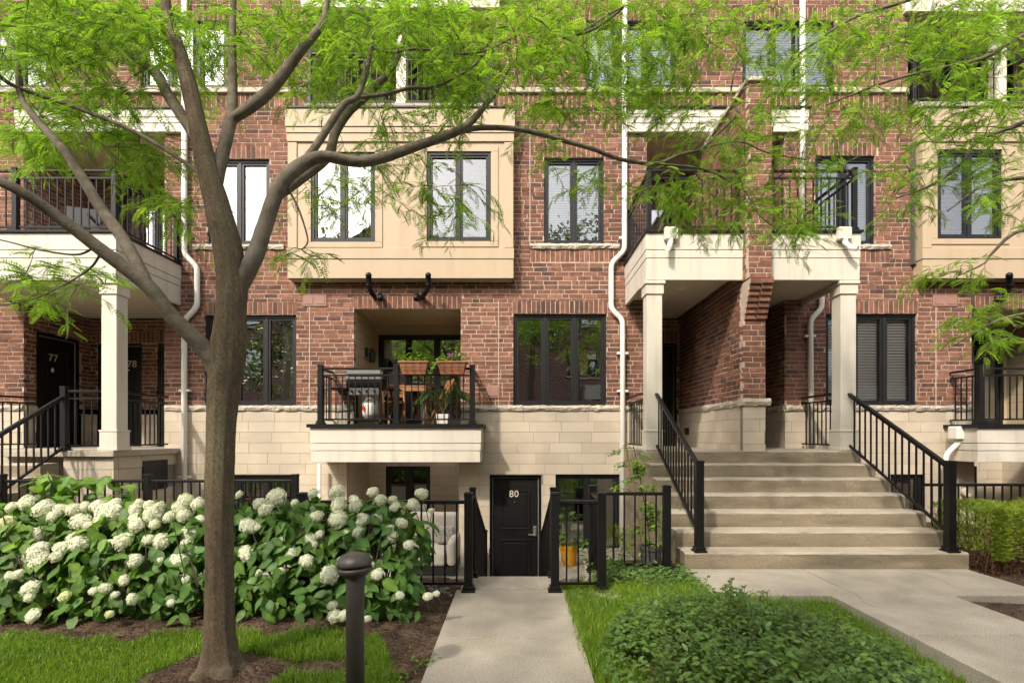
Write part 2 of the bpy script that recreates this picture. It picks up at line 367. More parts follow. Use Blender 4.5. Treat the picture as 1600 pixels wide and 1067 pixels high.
bw = MB(); bwl = []      # mortar backing, brick list
COURSE, BL, JT = .0805, .2526, .0138
def brick_col():
    t = R.random()
    if t < .16: c = (.150, .080, .062)
    elif t < .36: c = (.228, .106, .071)
    elif t < .88: c = (.272, .126, .083)
    else: c = (.320, .155, .103)
    k = R.uniform(.70, .95); return tuple(v*k for v in c)
bricks = MB(); singles = []
def put(face, k, ua, ub, za, zb, dep=.1, pick=True):
    p = R.uniform(0, .004)
    full = (ub-ua) > BL-JT-.02 and (zb-za) > COURSE-JT-.01 and face == 'front' and pick
    if full:
        singles.append(((ua+ub)/2, k-p, (za+zb)/2, ub-ua, zb-za)); return
    c = brick_col()
    if face == 'front': bricks.box(ua, ub, k-p, k+dep, za, zb, c, .003, .5)
    elif face == 'px': bricks.box(k-dep, k+p, ua, ub, za, zb, c, .003, .5)
    else: bricks.box(k-p, k+dep, ua, ub, za, zb, c, .003, .5)
def brick_wall(face, k, u0, u1, z0, z1, hs=(), ph=0., back=.2):
    n0 = int(math.floor((z0-cap_t)/COURSE))-1; n1 = int((z1-cap_t)/COURSE)+2
    for i in range(n0, n1):
        za = cap_t+i*COURSE+JT/2; zb = za+COURSE-JT
        a0, a1 = max(za, z0), min(zb, z1)
        if a1-a0 < .015: continue
        hh = [h for h in hs if h[3] > a0 and h[2] < a1]
        u = u0-((i % 2)*.5*BL+ph+(.03*math.sin(i*1.7)))
        while u < u1:
            l = BL*R.uniform(.95, 1.04) if R.random() > .06 else BL*.5
            r = (max(u+JT/2, u0), min(u+l-JT/2, u1), a0, a1); u += l
            if r[1]-r[0] < .02: continue
            for q in holes(r, hh):
                if q[1]-q[0] > .025 and q[3]-q[2] > .02: put(face, k, *q)
    for a, b, c, d in holes((u0, u1, z0, z1), hs):
        if face == 'front': bw.box(a, b, k+.0025, k+back, c, d)
        elif face == 'px': bw.box(k-back, k-.0025, a, b, c, d)
        else: bw.box(k+.0025, k+back, a, b, c, d)
def soldiers(face, k, u0, u1, z0, z1):
    n = max(1, round((u1-u0)/.088)); w = (u1-u0)/n
    for i in range(n): put(face, k, u0+i*w+JT/2, u0+(i+1)*w-JT/2, z0+JT/2, z1-JT/2, pick=False)
    a, b, c, d = u0, u1, z0, z1
    if face == 'front': bw.box(a, b, k+.0025, k+.2, c, d)
    elif face == 'px': bw.box(k-.2, k-.0025, a, b, c, d)
    else: bw.box(k+.0025, k+.2, a, b, c, d)
SH = .236
open_front = [W1, W2, W3, LG, LG2, V1, V2, V3, U0, U1, U2, U3, LG3, LG4, recL, recR]
sold = [(w[0]-.02, w[1]+.02, w[3], w[3]+SH) for w in (W1, W2, W3, LG, LG2, V1, V2, V3)]
sold += [(v[0]-.24, v[1]+.26, v[2]-.105-.225, v[2]-.105) for v in (V1, V2, V3)]
hdr = [(-9.0, -5.98, REC_T, REC_T+.44), (1.94, 5.26, REC_T, REC_T+.44)]
bandz = (-11.5, 11.5, BAND0-.245, BAND1)
sills = [(v[0]-.25, v[1]+.27, v[2]-.105, v[2]) for v in (V1, V2, V3)]
sold3 = [(u[0]-.02, u[1]+.02, u[3], u[3]+SH) for u in (U0, U1, U2, U3)]
brick_wall('front', FY, -11.5, 11.5, cap_t, 10.5, open_front+sold+sills+hdr+[bandz]+sold3)
for s in sold+sold3: soldiers('front', FY, *s)
for a, b, c, d in holes((bandz[0], bandz[1], bandz[2], BAND0), hdr+[LG3, LG4]): soldiers('front', FY, a, b, c, d)
# recess walls
D77 = (9.78, 10.74, LAND, LAND+2.16)
brick_wall('px', LP[0], FY+.02, RY, cap_t, 3.95, [(D77[0]-.03, D77[1]+.03, LAND, D77[3]+.03)])
brick_wall('px', LP[0], FY+.02, RY, 4.55, REC_T)
D78 = (-8.78, -7.84, LAND, LAND+2.16); SL78 = (-7.52, -7.36, LAND, LAND+2.16)
brick_wall('front', RY, LP[0], LP[1], cap_t, 3.95, [D78, SL78, (-8.8, -7.3, LAND+2.16, LAND+2.42)])
soldiers('front', RY, -8.8, -7.3, LAND+2.16, LAND+2.42)
brick_wall('front', RY, LP[0], LP[1], 4.55, REC_T, [(-8.4, -6.7, 4.6, 6.7)])
D79 = (2.60, 3.38, LAND, LAND+2.17)
brick_wall('front', RY, RPa[0], RPa[1], cap_t, 3.95, [D79, (2.58, 3.40, LAND+2.17, LAND+2.43)])
soldiers('front', RY, 2.58, 3.40, LAND+2.17, LAND+2.43)
brick_wall('front', RY, RPa[0], RPa[1], 4.55, REC_T, [(2.5, 3.3, 4.6, 6.65)])
brick_wall('front', RY, RPb[0], RPb[1], cap_t, 3.95); brick_wall('front', RY, RPb[0], RPb[1], 4.55, REC_T, [(3.9, 4.75, 4.6, 6.65)])
brick_wall('nx', RPb[1], FY+.02, RY, cap_t, 3.95); brick_wall('nx', RPb[1], FY+.02, RY, 4.55, REC_T)
for x0, x1, s in ((LP[1], LP[1]+.2, 0), (RPa[0]-.2, RPa[0], 0)): bw.box(x0, x1, FY+.21, RY, LAND, REC_T)
# party wall between the two right-hand porches, corbelled under its upper half
PW0, PW1 = RPa[1], RPb[0]; PTOP = 6.75; C0, C1 = 3.29, 3.87
def pillar(y0, z0, z1, x0=PW0, x1=PW1, cap=True):
    brick_wall('nx', x0, y0+.1, RY, z0, z1, back=.12); brick_wall('front', y0, x0, x1, z0, z1, back=.1); brick_wall('px', x1, y0+.1, RY, z0, z1, back=.12)
pillar(PY, cap_t, C0)
k = 0
z = C0
while z < C1-.02:
    k += 1; y0 = PY-.034*k; bricks.box(PW0+.02, PW0+.17, y0, y0+.16, z+.006, z+COURSE-.006, brick_col(), .003, .5); bricks.box(PW0+.185, PW1+.005, y0-.012, y0+.16, z+.006, z+COURSE-.006, brick_col(), .003, .5)
    bw.box(PW0+.012, PW1-.012, y0+.02, RY, z, z+COURSE); z += COURSE
brick_wall('nx', PW0, PY+.1, RY, C0, C1, back=.12); brick_wall('px', PW1, PY+.1, RY, C0, C1, back=.12)
pillar(PY-.2, C1, PTOP)
BW = bw.build('brick_wall', 'mortar', B)
# the bricks that show largest are single pieces, the rest one joined part
def pscore(s):
    x, y, z = s[:3]; px, py = VX+x*F/y, HY-(z-CZ)*F/y
    vis = 470 < px < 985 and 440 < py < 632 or (1160 < px < 1200 and 440 < py < 620)
    return (0 if vis else 1, y*y+x*x+(z-CZ)**2)
singles.sort(key=pscore)
bmeshes = []
for i in range(12):
    m = MB(); m.box(-.5, .5, 0, .1, -.5, .5, brick_col(), .0)
    me = bpy.data.meshes.new('brick'); vs = [(x+R.uniform(-.013, .013), y+(R.uniform(-.002, .002)), z+R.uniform(-.04, .04)) for x, y, z in m.v]
    me.from_pydata(vs, [], m.f); a = me.attributes.new('col', 'FLOAT_COLOR', 'POINT'); a.data.foreach_set('color', [t for c in m.c for t in (*c, 1)])
    me.materials.append(MT['brick']); bmeshes.append(me)
for x, y, z, l, h in singles[:300]:
    o = link(bpy.data.objects.new('brick', R.choice(bmeshes)), BW); o.location = (x, y, z); o.scale = (l, 1, h)
for x, y, z, l, h in singles[300:]: bricks.box(x-l/2, x+l/2, y, y+.1, z-h/2, z+h/2, brick_col(), .0035, .6)
bricks.build('brick_courses', 'brick', BW)['kind'] = 'stuff'

# limestone base: single blocks with dark recessed joints
sw = MB(); sblocks = []
SC, SLN, SJ = .191, .585, .005
def stone_wall(face, k, u0, u1, z0, z1, hs=(), back=.2, ph=0., top=None):
    i = 0; z = z1
    while z > z0+.02:
        h = SC; za = max(z-h, z0)
        u = u0-(SLN*.5 if i % 2 else 0)-ph-.13*(i % 3)
        while u < u1:
            l = SLN*R.choice((1, 1, 1, 1, .8, 1.15)); r = (max(u, u0)+SJ/2, min(u+l, u1)-SJ/2, za+SJ/2, z-SJ/2); u += l
            if r[1]-r[0] < .03: continue
            for q in holes(r, hs):
                if q[1]-q[0] > .03 and q[3]-q[2] > .03: sblocks.append((face, k, *q))
        z -= h; i += 1
    for a, b, c, d in holes((u0, u1, z0, z1), hs):
        if face == 'front': sw.box(a, b, k+.008, k+back, c, d)
        elif face == 'px': sw.box(k-back, k-.008, a, b, c, d)
        else: sw.box(k+.008, k+back, a, b, c, d)
D80 = (fx(765), fx(846), PIT, fz(742)); LW1 = (fx(319), fx(463), -.35, fz(742)); LW2 = (fx(868), fx(968), -1.0, fz(741)); LW3 = (fx(1391), fx(1443), -.3, fz(741))
UR = (fx(542), fx(717), PIT, 1.25); UR2 = (8.3, 10.1, PIT, 1.2)
stone_wall('front', FY, -11.5, 11.5, PIT-.05, stone_t, [D80, LW1, LW2, LW3, UR, UR2, (LG[0], LG[1], 1.73, 3), (LG2[0], LG2[1], 1.73, 3), (LP[0], LP[1], LAND, 3), (RPa[0], RPb[1], LAND, 3)])
stone_wall('px', LP[0], FY+.02, RY, LAND-.02, stone_t, [(D77[0]-.03, D77[1]+.03, 0, 9)])
stone_wall('front', RY, LP[0], LP[1], LAND-.02, stone_t, [D78, SL78])
stone_wall('front', RY, RPa[0], RPa[1], LAND-.02, stone_t, [D79]); stone_wall('front', RY, RPb[0], RPb[1], LAND-.02, stone_t)
stone_wall('nx', PW0, PY+.1, RY, LAND-.02, stone_t, back=.12); stone_wall('front', PY-.004, PW0, PW1, LAND-.02, stone_t, back=.1); stone_wall('px', PW1, PY+.1, RY, LAND-.02, stone_t, back=.12)
stone_wall('nx', RPb[1], FY+.02, RY, LAND-.02, stone_t)
# under the balcony recesses
for U, yb in ((UR, 10.9), (UR2, 10.9)):
    stone_wall('px', U[0], FY+.02, yb, PIT, U[3]); stone_wall('front', yb, U[0], U[1], PIT, U[3], [(U[0]+.36, U[0]+1.28, -1.1, .9)]); stone_wall('nx', U[1], FY+.02, yb, PIT, U[3])
SW = sw.build('stone_wall', 'stonejoint', B)
for face, k, ua, ub, za, zb in sblocks:
    p = R.uniform(0, .004); m = MB()
    if face == 'front': m.box(ua, ub, k-p, k+.1, za, zb)
    elif face == 'px': m.box(k-.1, k+p, ua, ub, za, zb)
    else: m.box(k-p, k+.1, ua, ub, za, zb)
    m.build('stone_block', 'stone', SW)
# rock-faced cap course
def rock(name, parent, x0, x1, y, z0, z1, out=.045, T=None, j=.011):
    m = MB(T); n = max(3, int((x1-x0)/.07)); vs = []; fs = []
    for i in range(n+1):
        u = x0+(x1-x0)*i/n
        for (yy, zz) in ((y+.12, z0), (y-out*.55, z0+.004), (y-out, (z0+z1)/2), (y-out*.6, z1-.004), (y+.12, z1)):
            jj = j if yy < y else 0
            vs.append((u+(R.uniform(-jj, jj) if 0 < i < n else 0), yy+R.uniform(-jj, jj), zz+R.uniform(-jj, jj)*.8))
    for i in range(n):
        for t in range(4): fs.append((i*5+t, i*5+5+t, i*5+6+t, i*5+1+t))
    fs += [(0, 1, 2, 3, 4), tuple(n*5+4-t for t in range(5))]
    m.add(vs, fs); return m.build(name, 'rock', parent)
CP = empty('stone_band', parent=B)
for a, b, c, d in holes((-11.5, 11.5, stone_t, cap_t), [(LP[0], LP[1], 0, 9), (RPa[0], RPb[1], 0, 9), (LG[0], LG[1], 0, 9), (LG2[0], LG2[1], 0, 9)]):
    n = max(1, round((b-a)/1.1)); w = (b-a)/n
    for i in range(n): rock('cap_stone', CP, a+i*w+.002, a+(i+1)*w-.002, FY, c, d)
rock('cap_stone', CP, PW0-.035, PW1+.07, PY-.01, stone_t+.005, cap_t+.02)
for x, face, s in ((PW0, 'nx', 1), (LP[0], 'px', -1), (RPb[1], 'nx', 1)):
    y0 = PY+.1 if x == PW0 else FY+.02
    if face == 'px': y1 = D77[0]-.03
    else: y1 = RY
    T = Matrix.Translation((x, 0, 0)) @ Matrix.Rotation(-math.pi/2, 4, 'Z') if s > 0 else Matrix.Translation((x, 0, 0)) @ Matrix.Rotation(math.pi/2, 4, 'Z')
    if s > 0: rock('cap_stone', CP, -y1, -y0, 0, stone_t, cap_t, T=T, out=.03)
    else: rock('cap_stone', CP, y0, y1, 0, stone_t, cap_t, T=T, out=.03)
for a, b, c, d in holes((-11.5, 11.5, BAND0, BAND1), [LG3, LG4]):
    n = max(1, round((b-a)/1.3)); w = (b-a)/n
    for i in range(n): bx('band_stone', 'stone', CP, a+i*w+.002, a+(i+1)*w-.002, FY-.05, FY+.1, c, d, .008)
for s in sills: rock('window_sill', B, s[0], s[1], FY, s[2]+.004, s[3]-.002, .05)
# parapet behind the frame's top edge, roof and back of the row
bx('parapet_coping', 'stone', B, -11.55, 11.55, FY-.06, FY+.3, 10.5, 10.62); bx('roof', 'roof', B, -11.5, 11.5, FY+.3, 19, 10.2, 10.4)
bx('rear_wall', 'farbrick', B, -11.5, 11.5, 18.8, 19, PIT, 10.2)
for sx in (-11.5, 11.3): bx('end_wall', 'farbrick', B, sx, sx+.2, FY+.25, 18.8, PIT, 10.2)
for px, z0, z1 in ((484, cap_t, fz(440)), (779, cap_t, fz(470)), (828, fz(385), fz(178)), (1462, cap_t, fz(440))):
    bx('control_joint', 'caulk', B, fx(px)-.008, fx(px)+.008, FY-.009, FY+.05, z0, z1)

# ---------------------------------------------------------------- windows
def ring(m, x0, x1, z0, z1, w, y0, y1):
    m.box(x0, x1, y0, y1, z1-w, z1); m.box(x0, x1, y0, y1, z0, z0+w); m.box(x0, x0+w, y0, y1, z0+w, z1-w); m.box(x1-w, x1, y0, y1, z0+w, z1-w)
def blind(parent, x0, x1, z0, z1, y, sp=.045, tilt=.6, m='blind', w=.062):
    b = MB(); z = z0+.02; c, s = math.cos(tilt)*w/2, math.sin(tilt)*w/2
    while z < z1:
        b.add([(x0, y-c, z-s), (x1, y-c, z-s), (x1, y+c, z+s), (x0, y+c, z+s)], [(0, 1, 2, 3)]); z += sp
    b.box(x0, x1, y-.02, y+.02, z1-.03, z1+.01); return b.build('blind', m, parent)
def window(w, y=FY+.05, n=3, T=None, bl=None, gl='glass', room=True, depth=1.6, cur=False, fw=.05, name='window', roomc='room'):
    x0, x1, z0, z1 = w
    m = MB(T); ring(m, x0, x1, z0, z1, fw, y, y+.1)
    iw = (x1-x0-2*fw-(n-1)*.05)/n
    for i in range(1, n): a = x0+fw+i*iw+(i-1)*.05; m.box(a, a+.05, y+.004, y+.1, z0+fw, z1-fw)
    W = m.build(name, 'wframe', B)
    for i in range(n):
        a = x0+fw+i*(iw+.05); b = a+iw; s = MB(T); ring(s, a+.002, b-.002, z0+fw+.002, z1-fw-.002, .038, y+.018, y+.075); S_ = s.build('sash', 'wframe', W)
        g = MB(T); g.add([(a+.03, y+.05, z0+fw+.03), (b-.03, y+.05, z0+fw+.03), (b-.03, y+.05, z1-fw-.03), (a+.03, y+.05, z1-fw-.03)], [(0, 1, 2, 3)]); g.build('pane', gl, W)
        if bl and i in bl[0]:
            if T is None: blind(W, a+.03, b-.03, z0+fw+.03+bl[1], z1-fw-.02, y+.13, bl[2], bl[3], m=bl[4] if len(bl) > 4 else 'blind')
    if room:
        r = MB(T); Y = y+.1
        r.box(x0-.3, x1+.3, Y+depth, Y+depth+.02, z0-.4, z1+.2); r.box(x0-.32, x0-.3, Y, Y+depth, z0-.4, z1+.2); r.box(x1+.3, x1+.32, Y, Y+depth, z0-.4, z1+.2)
        r.box(x0-.3, x1+.3, Y, Y+depth, z0-.42, z0-.4); r.box(x0-.3, x1+.3, Y, Y+depth, z1+.2, z1+.22); r.build('interior', roomc, W)
    if cur:
        for sgn, xa in ((1, x0+.06), (-1, x1-.06)):
            c = MB(); k = 10; wd = .3; vs = []
            for i in range(k+1):
                u = xa+sgn*wd*i/k; yy = y+.22+(.03 if i % 2 else -.03)
                vs += [(u, yy, z0), (u, yy, z1)]
            c.add(vs, [(2*i, 2*i+2, 2*i+3, 2*i+1) for i in range(k)]); c.build('curtain', 'curtain', W, smooth=True)
    return W
window(W1, cur=True); window(W2); window(W3, bl=((0, 1, 2), 0, .052, .9, 'blind2'), gl='clear')
window(V1, n=2, bl=((0, 1), 0, .045, 1.1), gl='glassu'); window(V2, n=2, bl=((0, 1), .1, .045, .95), gl='glassu'); window(V3, n=2, bl=((0, 1), .0, .045, 1.0), gl='glassu')
for u in (U0, U1, U2, U3): window(u, bl=((0, 1, 2), .0, .045, 1.0), gl='glassu')
window(LW1, y=FY+.05, n=3); window(LW2, y=FY+.05, n=2, cur=True); window(LW3, y=FY+.05, n=1)
for U in (UR, UR2): window((U[0]+.36, U[0]+1.28, -1.1, .9), y=10.95, n=2)
# ---------------------------------------------------------------- bays
def bay(x0, x1, wins):
    yb = 9.28; z0, z1 = 4.31, 7.29; G = empty('bay_window', parent=B)
    m = MB()
    for a, b, c, d in holes((x0, x1, z0, z1), wins): m.box(a, b, yb+.012, FY-.002, c, d)
    m.build('cladding_body', 'tan', G)
    zl = CZ+(HY-405)*yb/F; zu = CZ+(HY-222)*yb/F; zc = CZ+(HY-209)*yb/F; zd = CZ+(HY-200)*yb/F
    bx('cladding_board', 'tan', G, x0-.004, x1+.004, yb-.012, FY-.004, z0, zl-.008, .004)
    bx('cladding_board', 'tan', G, x0-.014, x1+.014, yb-.024, FY-.004, zl, zl+.19, .004)
    bx('cladding_board', 'tan', G, x0-.012, x1+.012, yb-.02, FY-.004, zu, zc-.006, .004)
    bx('cladding_board', 'tan', G, x0-.022, x1+.022, yb-.035, FY-.004, zc, zd-.006, .004)
    bx('cladding_board', 'tan', G, x0-.03, x1+.03, yb-.05, FY-.004, zd, z1, .004)
    bx('flashing', 'black', G, x0-.045, x1+.045, yb-.07, FY-.01, z1+.001, z1+.03)
    zp0, zp1 = zl+.2, zu-.01
    for (a, b, c, d) in wins:   # raised surround panels round each window
        e = .13
        for q in ((a-e, b+e, c-.1, c), (a-e, a, c, d), (b, b+e, c, d), (a-e, b+e, d, min(d+.1, zp1))):
            bx('window_surround', 'tan', G, q[0]+.001, q[1]-.001, yb-.006, yb+.03, q[2]+.001, q[3]-.001, .003)
    for a, b in ((x0-.002, x0+.16), (x1-.16, x1+.002)): bx('corner_board', 'tan', G, a, b, yb-.010, yb+.1, zp0, zp1, .004)
    bx('bay_soffit', 'soffit', G, x0+.02, x1-.02, yb+.03, FY-.005, z0-.006, z0-.002)
    return yb
def bwin(a, b, t, u, yb=9.28): return ((a-VX)*yb/F, (b-VX)*yb/F, CZ+(HY-u)*yb/F, CZ+(HY-t)*yb/F)
bw1, bw2 = bwin(486, 586, 238, 378), bwin(667, 767, 237, 377); bay(-4.03, -.045, [bw1, bw2])
window(bw1, y=9.30, n=2, gl='mirror', depth=1.2); window(bw2, y=9.30, n=2, bl=((0, 1), 0, .07, .35), gl='glassu', depth=1.2)
bw3 = bwin(1465, 1566, 234, 373); bw4 = (bw3[0]+2.05, bw3[1]+2.05, bw3[2], bw3[3]); bay(7.19, 11.2, [bw3, bw4])
window(bw3, y=9.30, n=2, bl=((1,), 0, .05, 1.2), gl='glassu', depth=1.2); window(bw4, y=9.30, n=2, gl='glassu', depth=1.2)
# ---------------------------------------------------------------- doors
def door(d, y, T=None, num=None, hand=None, panels=True, numpos=None):
    x0, x1, z0, z1 = d
    m = MB(T); ring(m, x0, x1, z0-.05, z1, .05, y, y+.12); D_ = m.build('door', 'door', B)
    l = MB(T); l.box(x0+.062, x1-.062, y+.05, y+.095, z0+.02, z1-.062); l.build('leaf', 'door', D_)
    s = MB(T); s.box(x0+.05, x0+.058, y+.03, y+.05, z0+.02, z1-.05); s.box(x1-.058, x1-.05, y+.03, y+.05, z0+.02, z1-.05); s.box(x0+.058, x1-.058, y+.03, y+.05, z1-.058, z1-.05); s.build('weather_strip', 'doorline', D_)
    if panels:
        w = x1-x0
        for za, zb in ((.22, .92), (1.1, z1-z0-.28)):
            p = MB(T); a, b = x0+.2, x1-.2
            ring(p, a, b, z0+za, z0+zb, .028, y+.036, y+.052); p.box(a+.07, b-.07, y+.042, y+.052, z0+za+.07, z0+zb-.07); p.build('panel', 'door', D_, bevel=.006)
    return D_
D80o = door(D80, FY+.06); cx80 = (D80[0]+D80[1])/2
text('80', .17, (fx(803), FY+.088, fz(777)), 'paleceramic', D80o)
h = MB(); hx = fx(836); hz = fz(838); h.box(hx-.03, hx+.03, FY+.08, FY+.112, hz-.01, hz+.17); h.bar((hx, FY+.06, hz+.02), (hx-.12, FY+.06, hz+.02), .018, .02); h.tube([(hx, FY+.1, hz+.02), (hx, FY+.055, hz+.02)], .013); h.build('handle', 'steel', D80o, bevel=.004)
h = MB(); h.tube([(fx(804), FY+.112, fz(785)), (fx(804), FY+.1, fz(785))], .009); h.build('peephole', 'steel', D80o)
bx('threshold', 'steel', D80o, D80[0], D80[1], FY+.02, FY+.12, PIT, PIT+.03)
D78o = door(D78, RY+.03, panels=True); text('78', .2, ((203-VX)*RY/F+.0, RY+.058, CZ+(HY-573)*RY/F), 'paleceramic', D78o)
h = MB(); h.lathe([(.02, 0), (.03, .02), (.012, .03)], ((197-VX)*RY/F, RY+.07, 2.9)); h.build('knocker', 'steel', D78o)
door(SL78, RY+.03, panels=False)
door(D79, RY+.03, panels=True)
T77 = Matrix.Translation((LP[0], 0, 0)) @ Matrix.Rotation(math.pi/2, 4, 'Z')     # local x -> +y, local y -> -x
D77o = door(D77, .03, T=T77, panels=True)
text('77', .2, (LP[0]-.056, 10.17, LAND+1.66), 'paleceramic', D77o, rot=(math.pi/2, 0, math.pi/2))
h = MB(T77); h.lathe([(.012, 0), (.035, .02), (.03, .08), (.012, .1)], (10.17, .07, LAND+1.44)); h.build('knocker', 'steel', D77o)
for d, yy in (((-8.4, -6.7, 4.6, 6.7), RY+.03), ((2.5, 3.3, 4.6, 6.65), RY+.03), ((3.9, 4.75, 4.6, 6.65), RY+.03)): window(d, y=yy, n=2 if d[1]-d[0] > 1 else 1, name='balcony_door', fw=.06, cur=d[1]-d[0] > 1)
# ---------------------------------------------------------------- loggias (recessed balconies)
def planks(parent, m, x0, x1, y0, y1, z, w=.085):
    b = MB(); x = x0
    while x < x1-.01: b.box(x+.003, min(x+w, x1)-.003, y0, y1, z, z+.02); x += w
    b.box(x0, x1, y0, y1, z+.012, z+.05); return b.build('soffit_planks', m, parent)
def loggia(L, yb, dx0, dx1, z1d):
    G = empty('recessed_balcony', parent=B); x0, x1, z0, z1 = L
    bd = MB()
    zz = z0
    while zz < z1:
        bx('siding_board', 'siding', G, x0-.02, x0+.006, FY+.1, yb, zz+.003, min(zz+.16, z1)-.003, .003); bx('siding_board', 'siding', G, x1-.006, x1+.02, FY+.1, yb, zz+.003, min(zz+.16, z1)-.003, .003); zz += .16
    m = MB()
    for a, b, c, d in holes((x0, x1, z0, z1), [(dx0, dx1, z0, z1d)]): m.box(a, b, yb, yb+.1, c, d)
    m.build('back_wall', 'siding', G)
    planks(G, 'soffit', x0, x1, FY+.02, yb, z1-.01)
    return G
loggia(LG, 10.9, (592-VX)*10.9/F, (592-VX)*10.9/F+1.98-.08, 3.62)
window(((592-VX)*10.9/F, LG[1]-.02, 1.75, 3.62), y=10.88, n=3, name='balcony_door', fw=.06, depth=1.2)
loggia(LG2, 10.9, LG2[0]+.5, LG2[1]-.1, 3.62); window((LG2[0]+.5, LG2[1]-.1, 1.75, 3.62), y=10.88, n=3, name='balcony_door', fw=.06, depth=1.2)
for L in (LG3, LG4):
    G = loggia(L, 10.7, L[0]+.35, L[1]-.35, L[2]+2.0-.15)
    window((L[0]+.35, L[1]-.35, L[2]+.03, L[2]+1.85), y=10.68, n=4, name='balcony_door', fw=.06, depth=1.2, cur=True)
    cx = (L[0]+L[1])/2
    bx('lintel_beam', 'cream', G, L[0]-.1, L[1]+.1, FY-.1, FY+.12, L[3]-.06, L[3]+.42, .006)
    bx('balcony_post', 'cream', G, cx-.09, cx+.09, FY-.02, FY+.16, L[2], L[3]-.06, .006)
    rr = empty('balcony_railing', parent=B)
    bx('deck', 'concrete', G, L[0], L[1], FY-.2, 10.7, L[2]-.1, L[2])
    for a, b in ((L[0]+.02, cx-.09), (cx+.09, L[1]-.02)):
        railing(rr, (a, FY-.08, L[2]+.02), (b, FY-.08, L[2]+.02), h=.93)
    post(rr, (L[0]+.05, FY-.08, L[2]+.02), .95); post(rr, (L[1]-.05, FY-.08, L[2]+.02), .95)
# ---------------------------------------------------------------- porch balconies with columns
def fascia(G, x0, x1, ends, zz=((3.89, 4.218), (4.224, 4.342), (4.348, 4.60))):
    for i, (a, b) in enumerate(zz):
        q = (.0, -.006, -.012)[i]
        bx('fascia_board', 'cream', G, x0+q, x1-q, PY+q, PY+.06, a, b, .004)
        if ends[0]: bx('fascia_board', 'cream', G, x0+q, x0+.06, PY+.0605, FY-.005, a, b, .004)
        if ends[1]: bx('fascia_board', 'cream', G, x1-.06, x1-q, PY+.0605, FY-.005, a, b, .004)
    bx('deck', 'concrete', G, x0+.07, x1-.07, PY+.07, RY, 4.5, 4.6)
    planks(G, 'soffitw', x0+.065, x1-.065, PY+.065, RY, 3.985)
    bx('deck_flashing', 'black', G, x0-.035, x1+.035, PY-.045, PY+.12, 4.602, 4.635)
    if ends[0]: bx('deck_flashing', 'black', G, x0-.035, x0+.12, PY+.121, FY-.005, 4.602, 4.635)
    if ends[1]: bx('deck_flashing', 'black', G, x1-.12, x1+.035, PY+.121, FY-.005, 4.602, 4.635)
def column(x, y, z0=LAND, z1=3.885, w=.235):
    q = w/2; C_ = MB().box(x-q, x+q, y-q, y+q, z0+.3, z1-.2).build('porch_column', 'cream', B, bevel=.006)
    m = MB(); m.box(x-q-.035, x+q+.035, y-q-.035, y+q+.035, z0, z0+.05); m.box(x-q-.018, x+q+.018, y-q-.018, y+q+.018, z0+.05, z0+.3); m.box(x-q-.026, x+q+.026, y-q-.026, y+q+.026, z0+.285, z0+.312); m.build('column_base', 'cream', C_, bevel=.005)
    m = MB(); m.box(x-q-.02, x+q+.02, y-q-.02, y+q+.02, z1-.2, z1-.05); m.box(x-q-.04, x+q+.04, y-q-.04, y+q+.04, z1-.05, z1); m.build('column_capital', 'cream', C_, bevel=.005)
def potlight(G, x, y, z=3.985):
    m = MB(); m.lathe([(.085, -.012), (.085, 0)], (x, y, z)); m.build('pot_light', 'lamp', G)
def scupper(G, x, lean):
    m = MB(); m.box(x-.1, x+.1, PY-.11, PY-.015, 4.47, 4.66); m.build('scupper_box', 'cream', G, bevel=.012)
    m = MB(); m.tube([(x, PY-.07, 4.5), (x+.02*lean, PY-.08, 4.41), (x+.08*lean, PY-.13, 4.33), (x+.15*lean, PY-.2, 4.30)], .042, n=10); m.build('spout', 'white', G, smooth=False)
RX0, RX1 = 1.98, 5.21
G = empty('porch_balcony', parent=B); fascia(G, RX0, PW0-.002, (1, 0)); scupper(G, 2.33, -.6); potlight(G, 2.75, 8.7); potlight(G, 2.6, 10.1)
G2 = empty('porch_balcony', parent=B); fascia(G2, PW1+.002, RX1, (0, 1)); scupper(G2, 4.93, .8); potlight(G2, 4.2, 8.8)
column(2.11, PY+.15); column(5.06, PY+.15)
rr = empty('balcony_railing', parent=B); zb = 4.635
post(rr, (RX0+.05, PY+.05, zb), .95); post(rr, (RX0+.05, FY-.06, zb), .95)
railing(rr, (RX0+.08, PY+.05, zb), (PW0-.04, PY+.05, zb), h=.93); railing(rr, (RX0+.05, PY+.09, zb), (RX0+.05, FY-.09, zb), h=.93); post(rr, (PW0-.07, PY+.05, zb), .93, w=.04)
rr = empty('balcony_railing', parent=B)
post(rr, (RX1-.05, PY+.05, zb), .95); railing(rr, (PW1+.04, PY+.05, zb), (RX1-.08, PY+.05, zb), h=.93); railing(rr, (RX1-.05, PY+.09, zb), (RX1-.05, FY-.05, zb), h=.93)
post(rr, (PW1+.1, PY+.05, zb), .93, w=.04)
LX1 = -6.06; LX0 = -9.25
G = empty('porch_balcony', parent=B); fascia(G, LX0, LX1, (0, 1)); potlight(G, -7.1, 8.8); potlight(G, -8.3, 8.8)
column(-6.19, PY+.15)
rr = empty('balcony_railing', parent=B)
for x in (-7.62, LX1-.05): post(rr, (x, PY+.05, zb), .95, w=.075)
post(rr, (LX1-.05, FY-.06, zb), .95)
railing(rr, (LX0, PY+.05, zb), (-7.66, PY+.05, zb), h=.93); railing(rr, (-7.58, PY+.05, zb), (LX1-.09, PY+.05, zb), h=.93); railing(rr, (LX1-.05, PY+.09, zb), (LX1-.05, FY-.09, zb), h=.93)
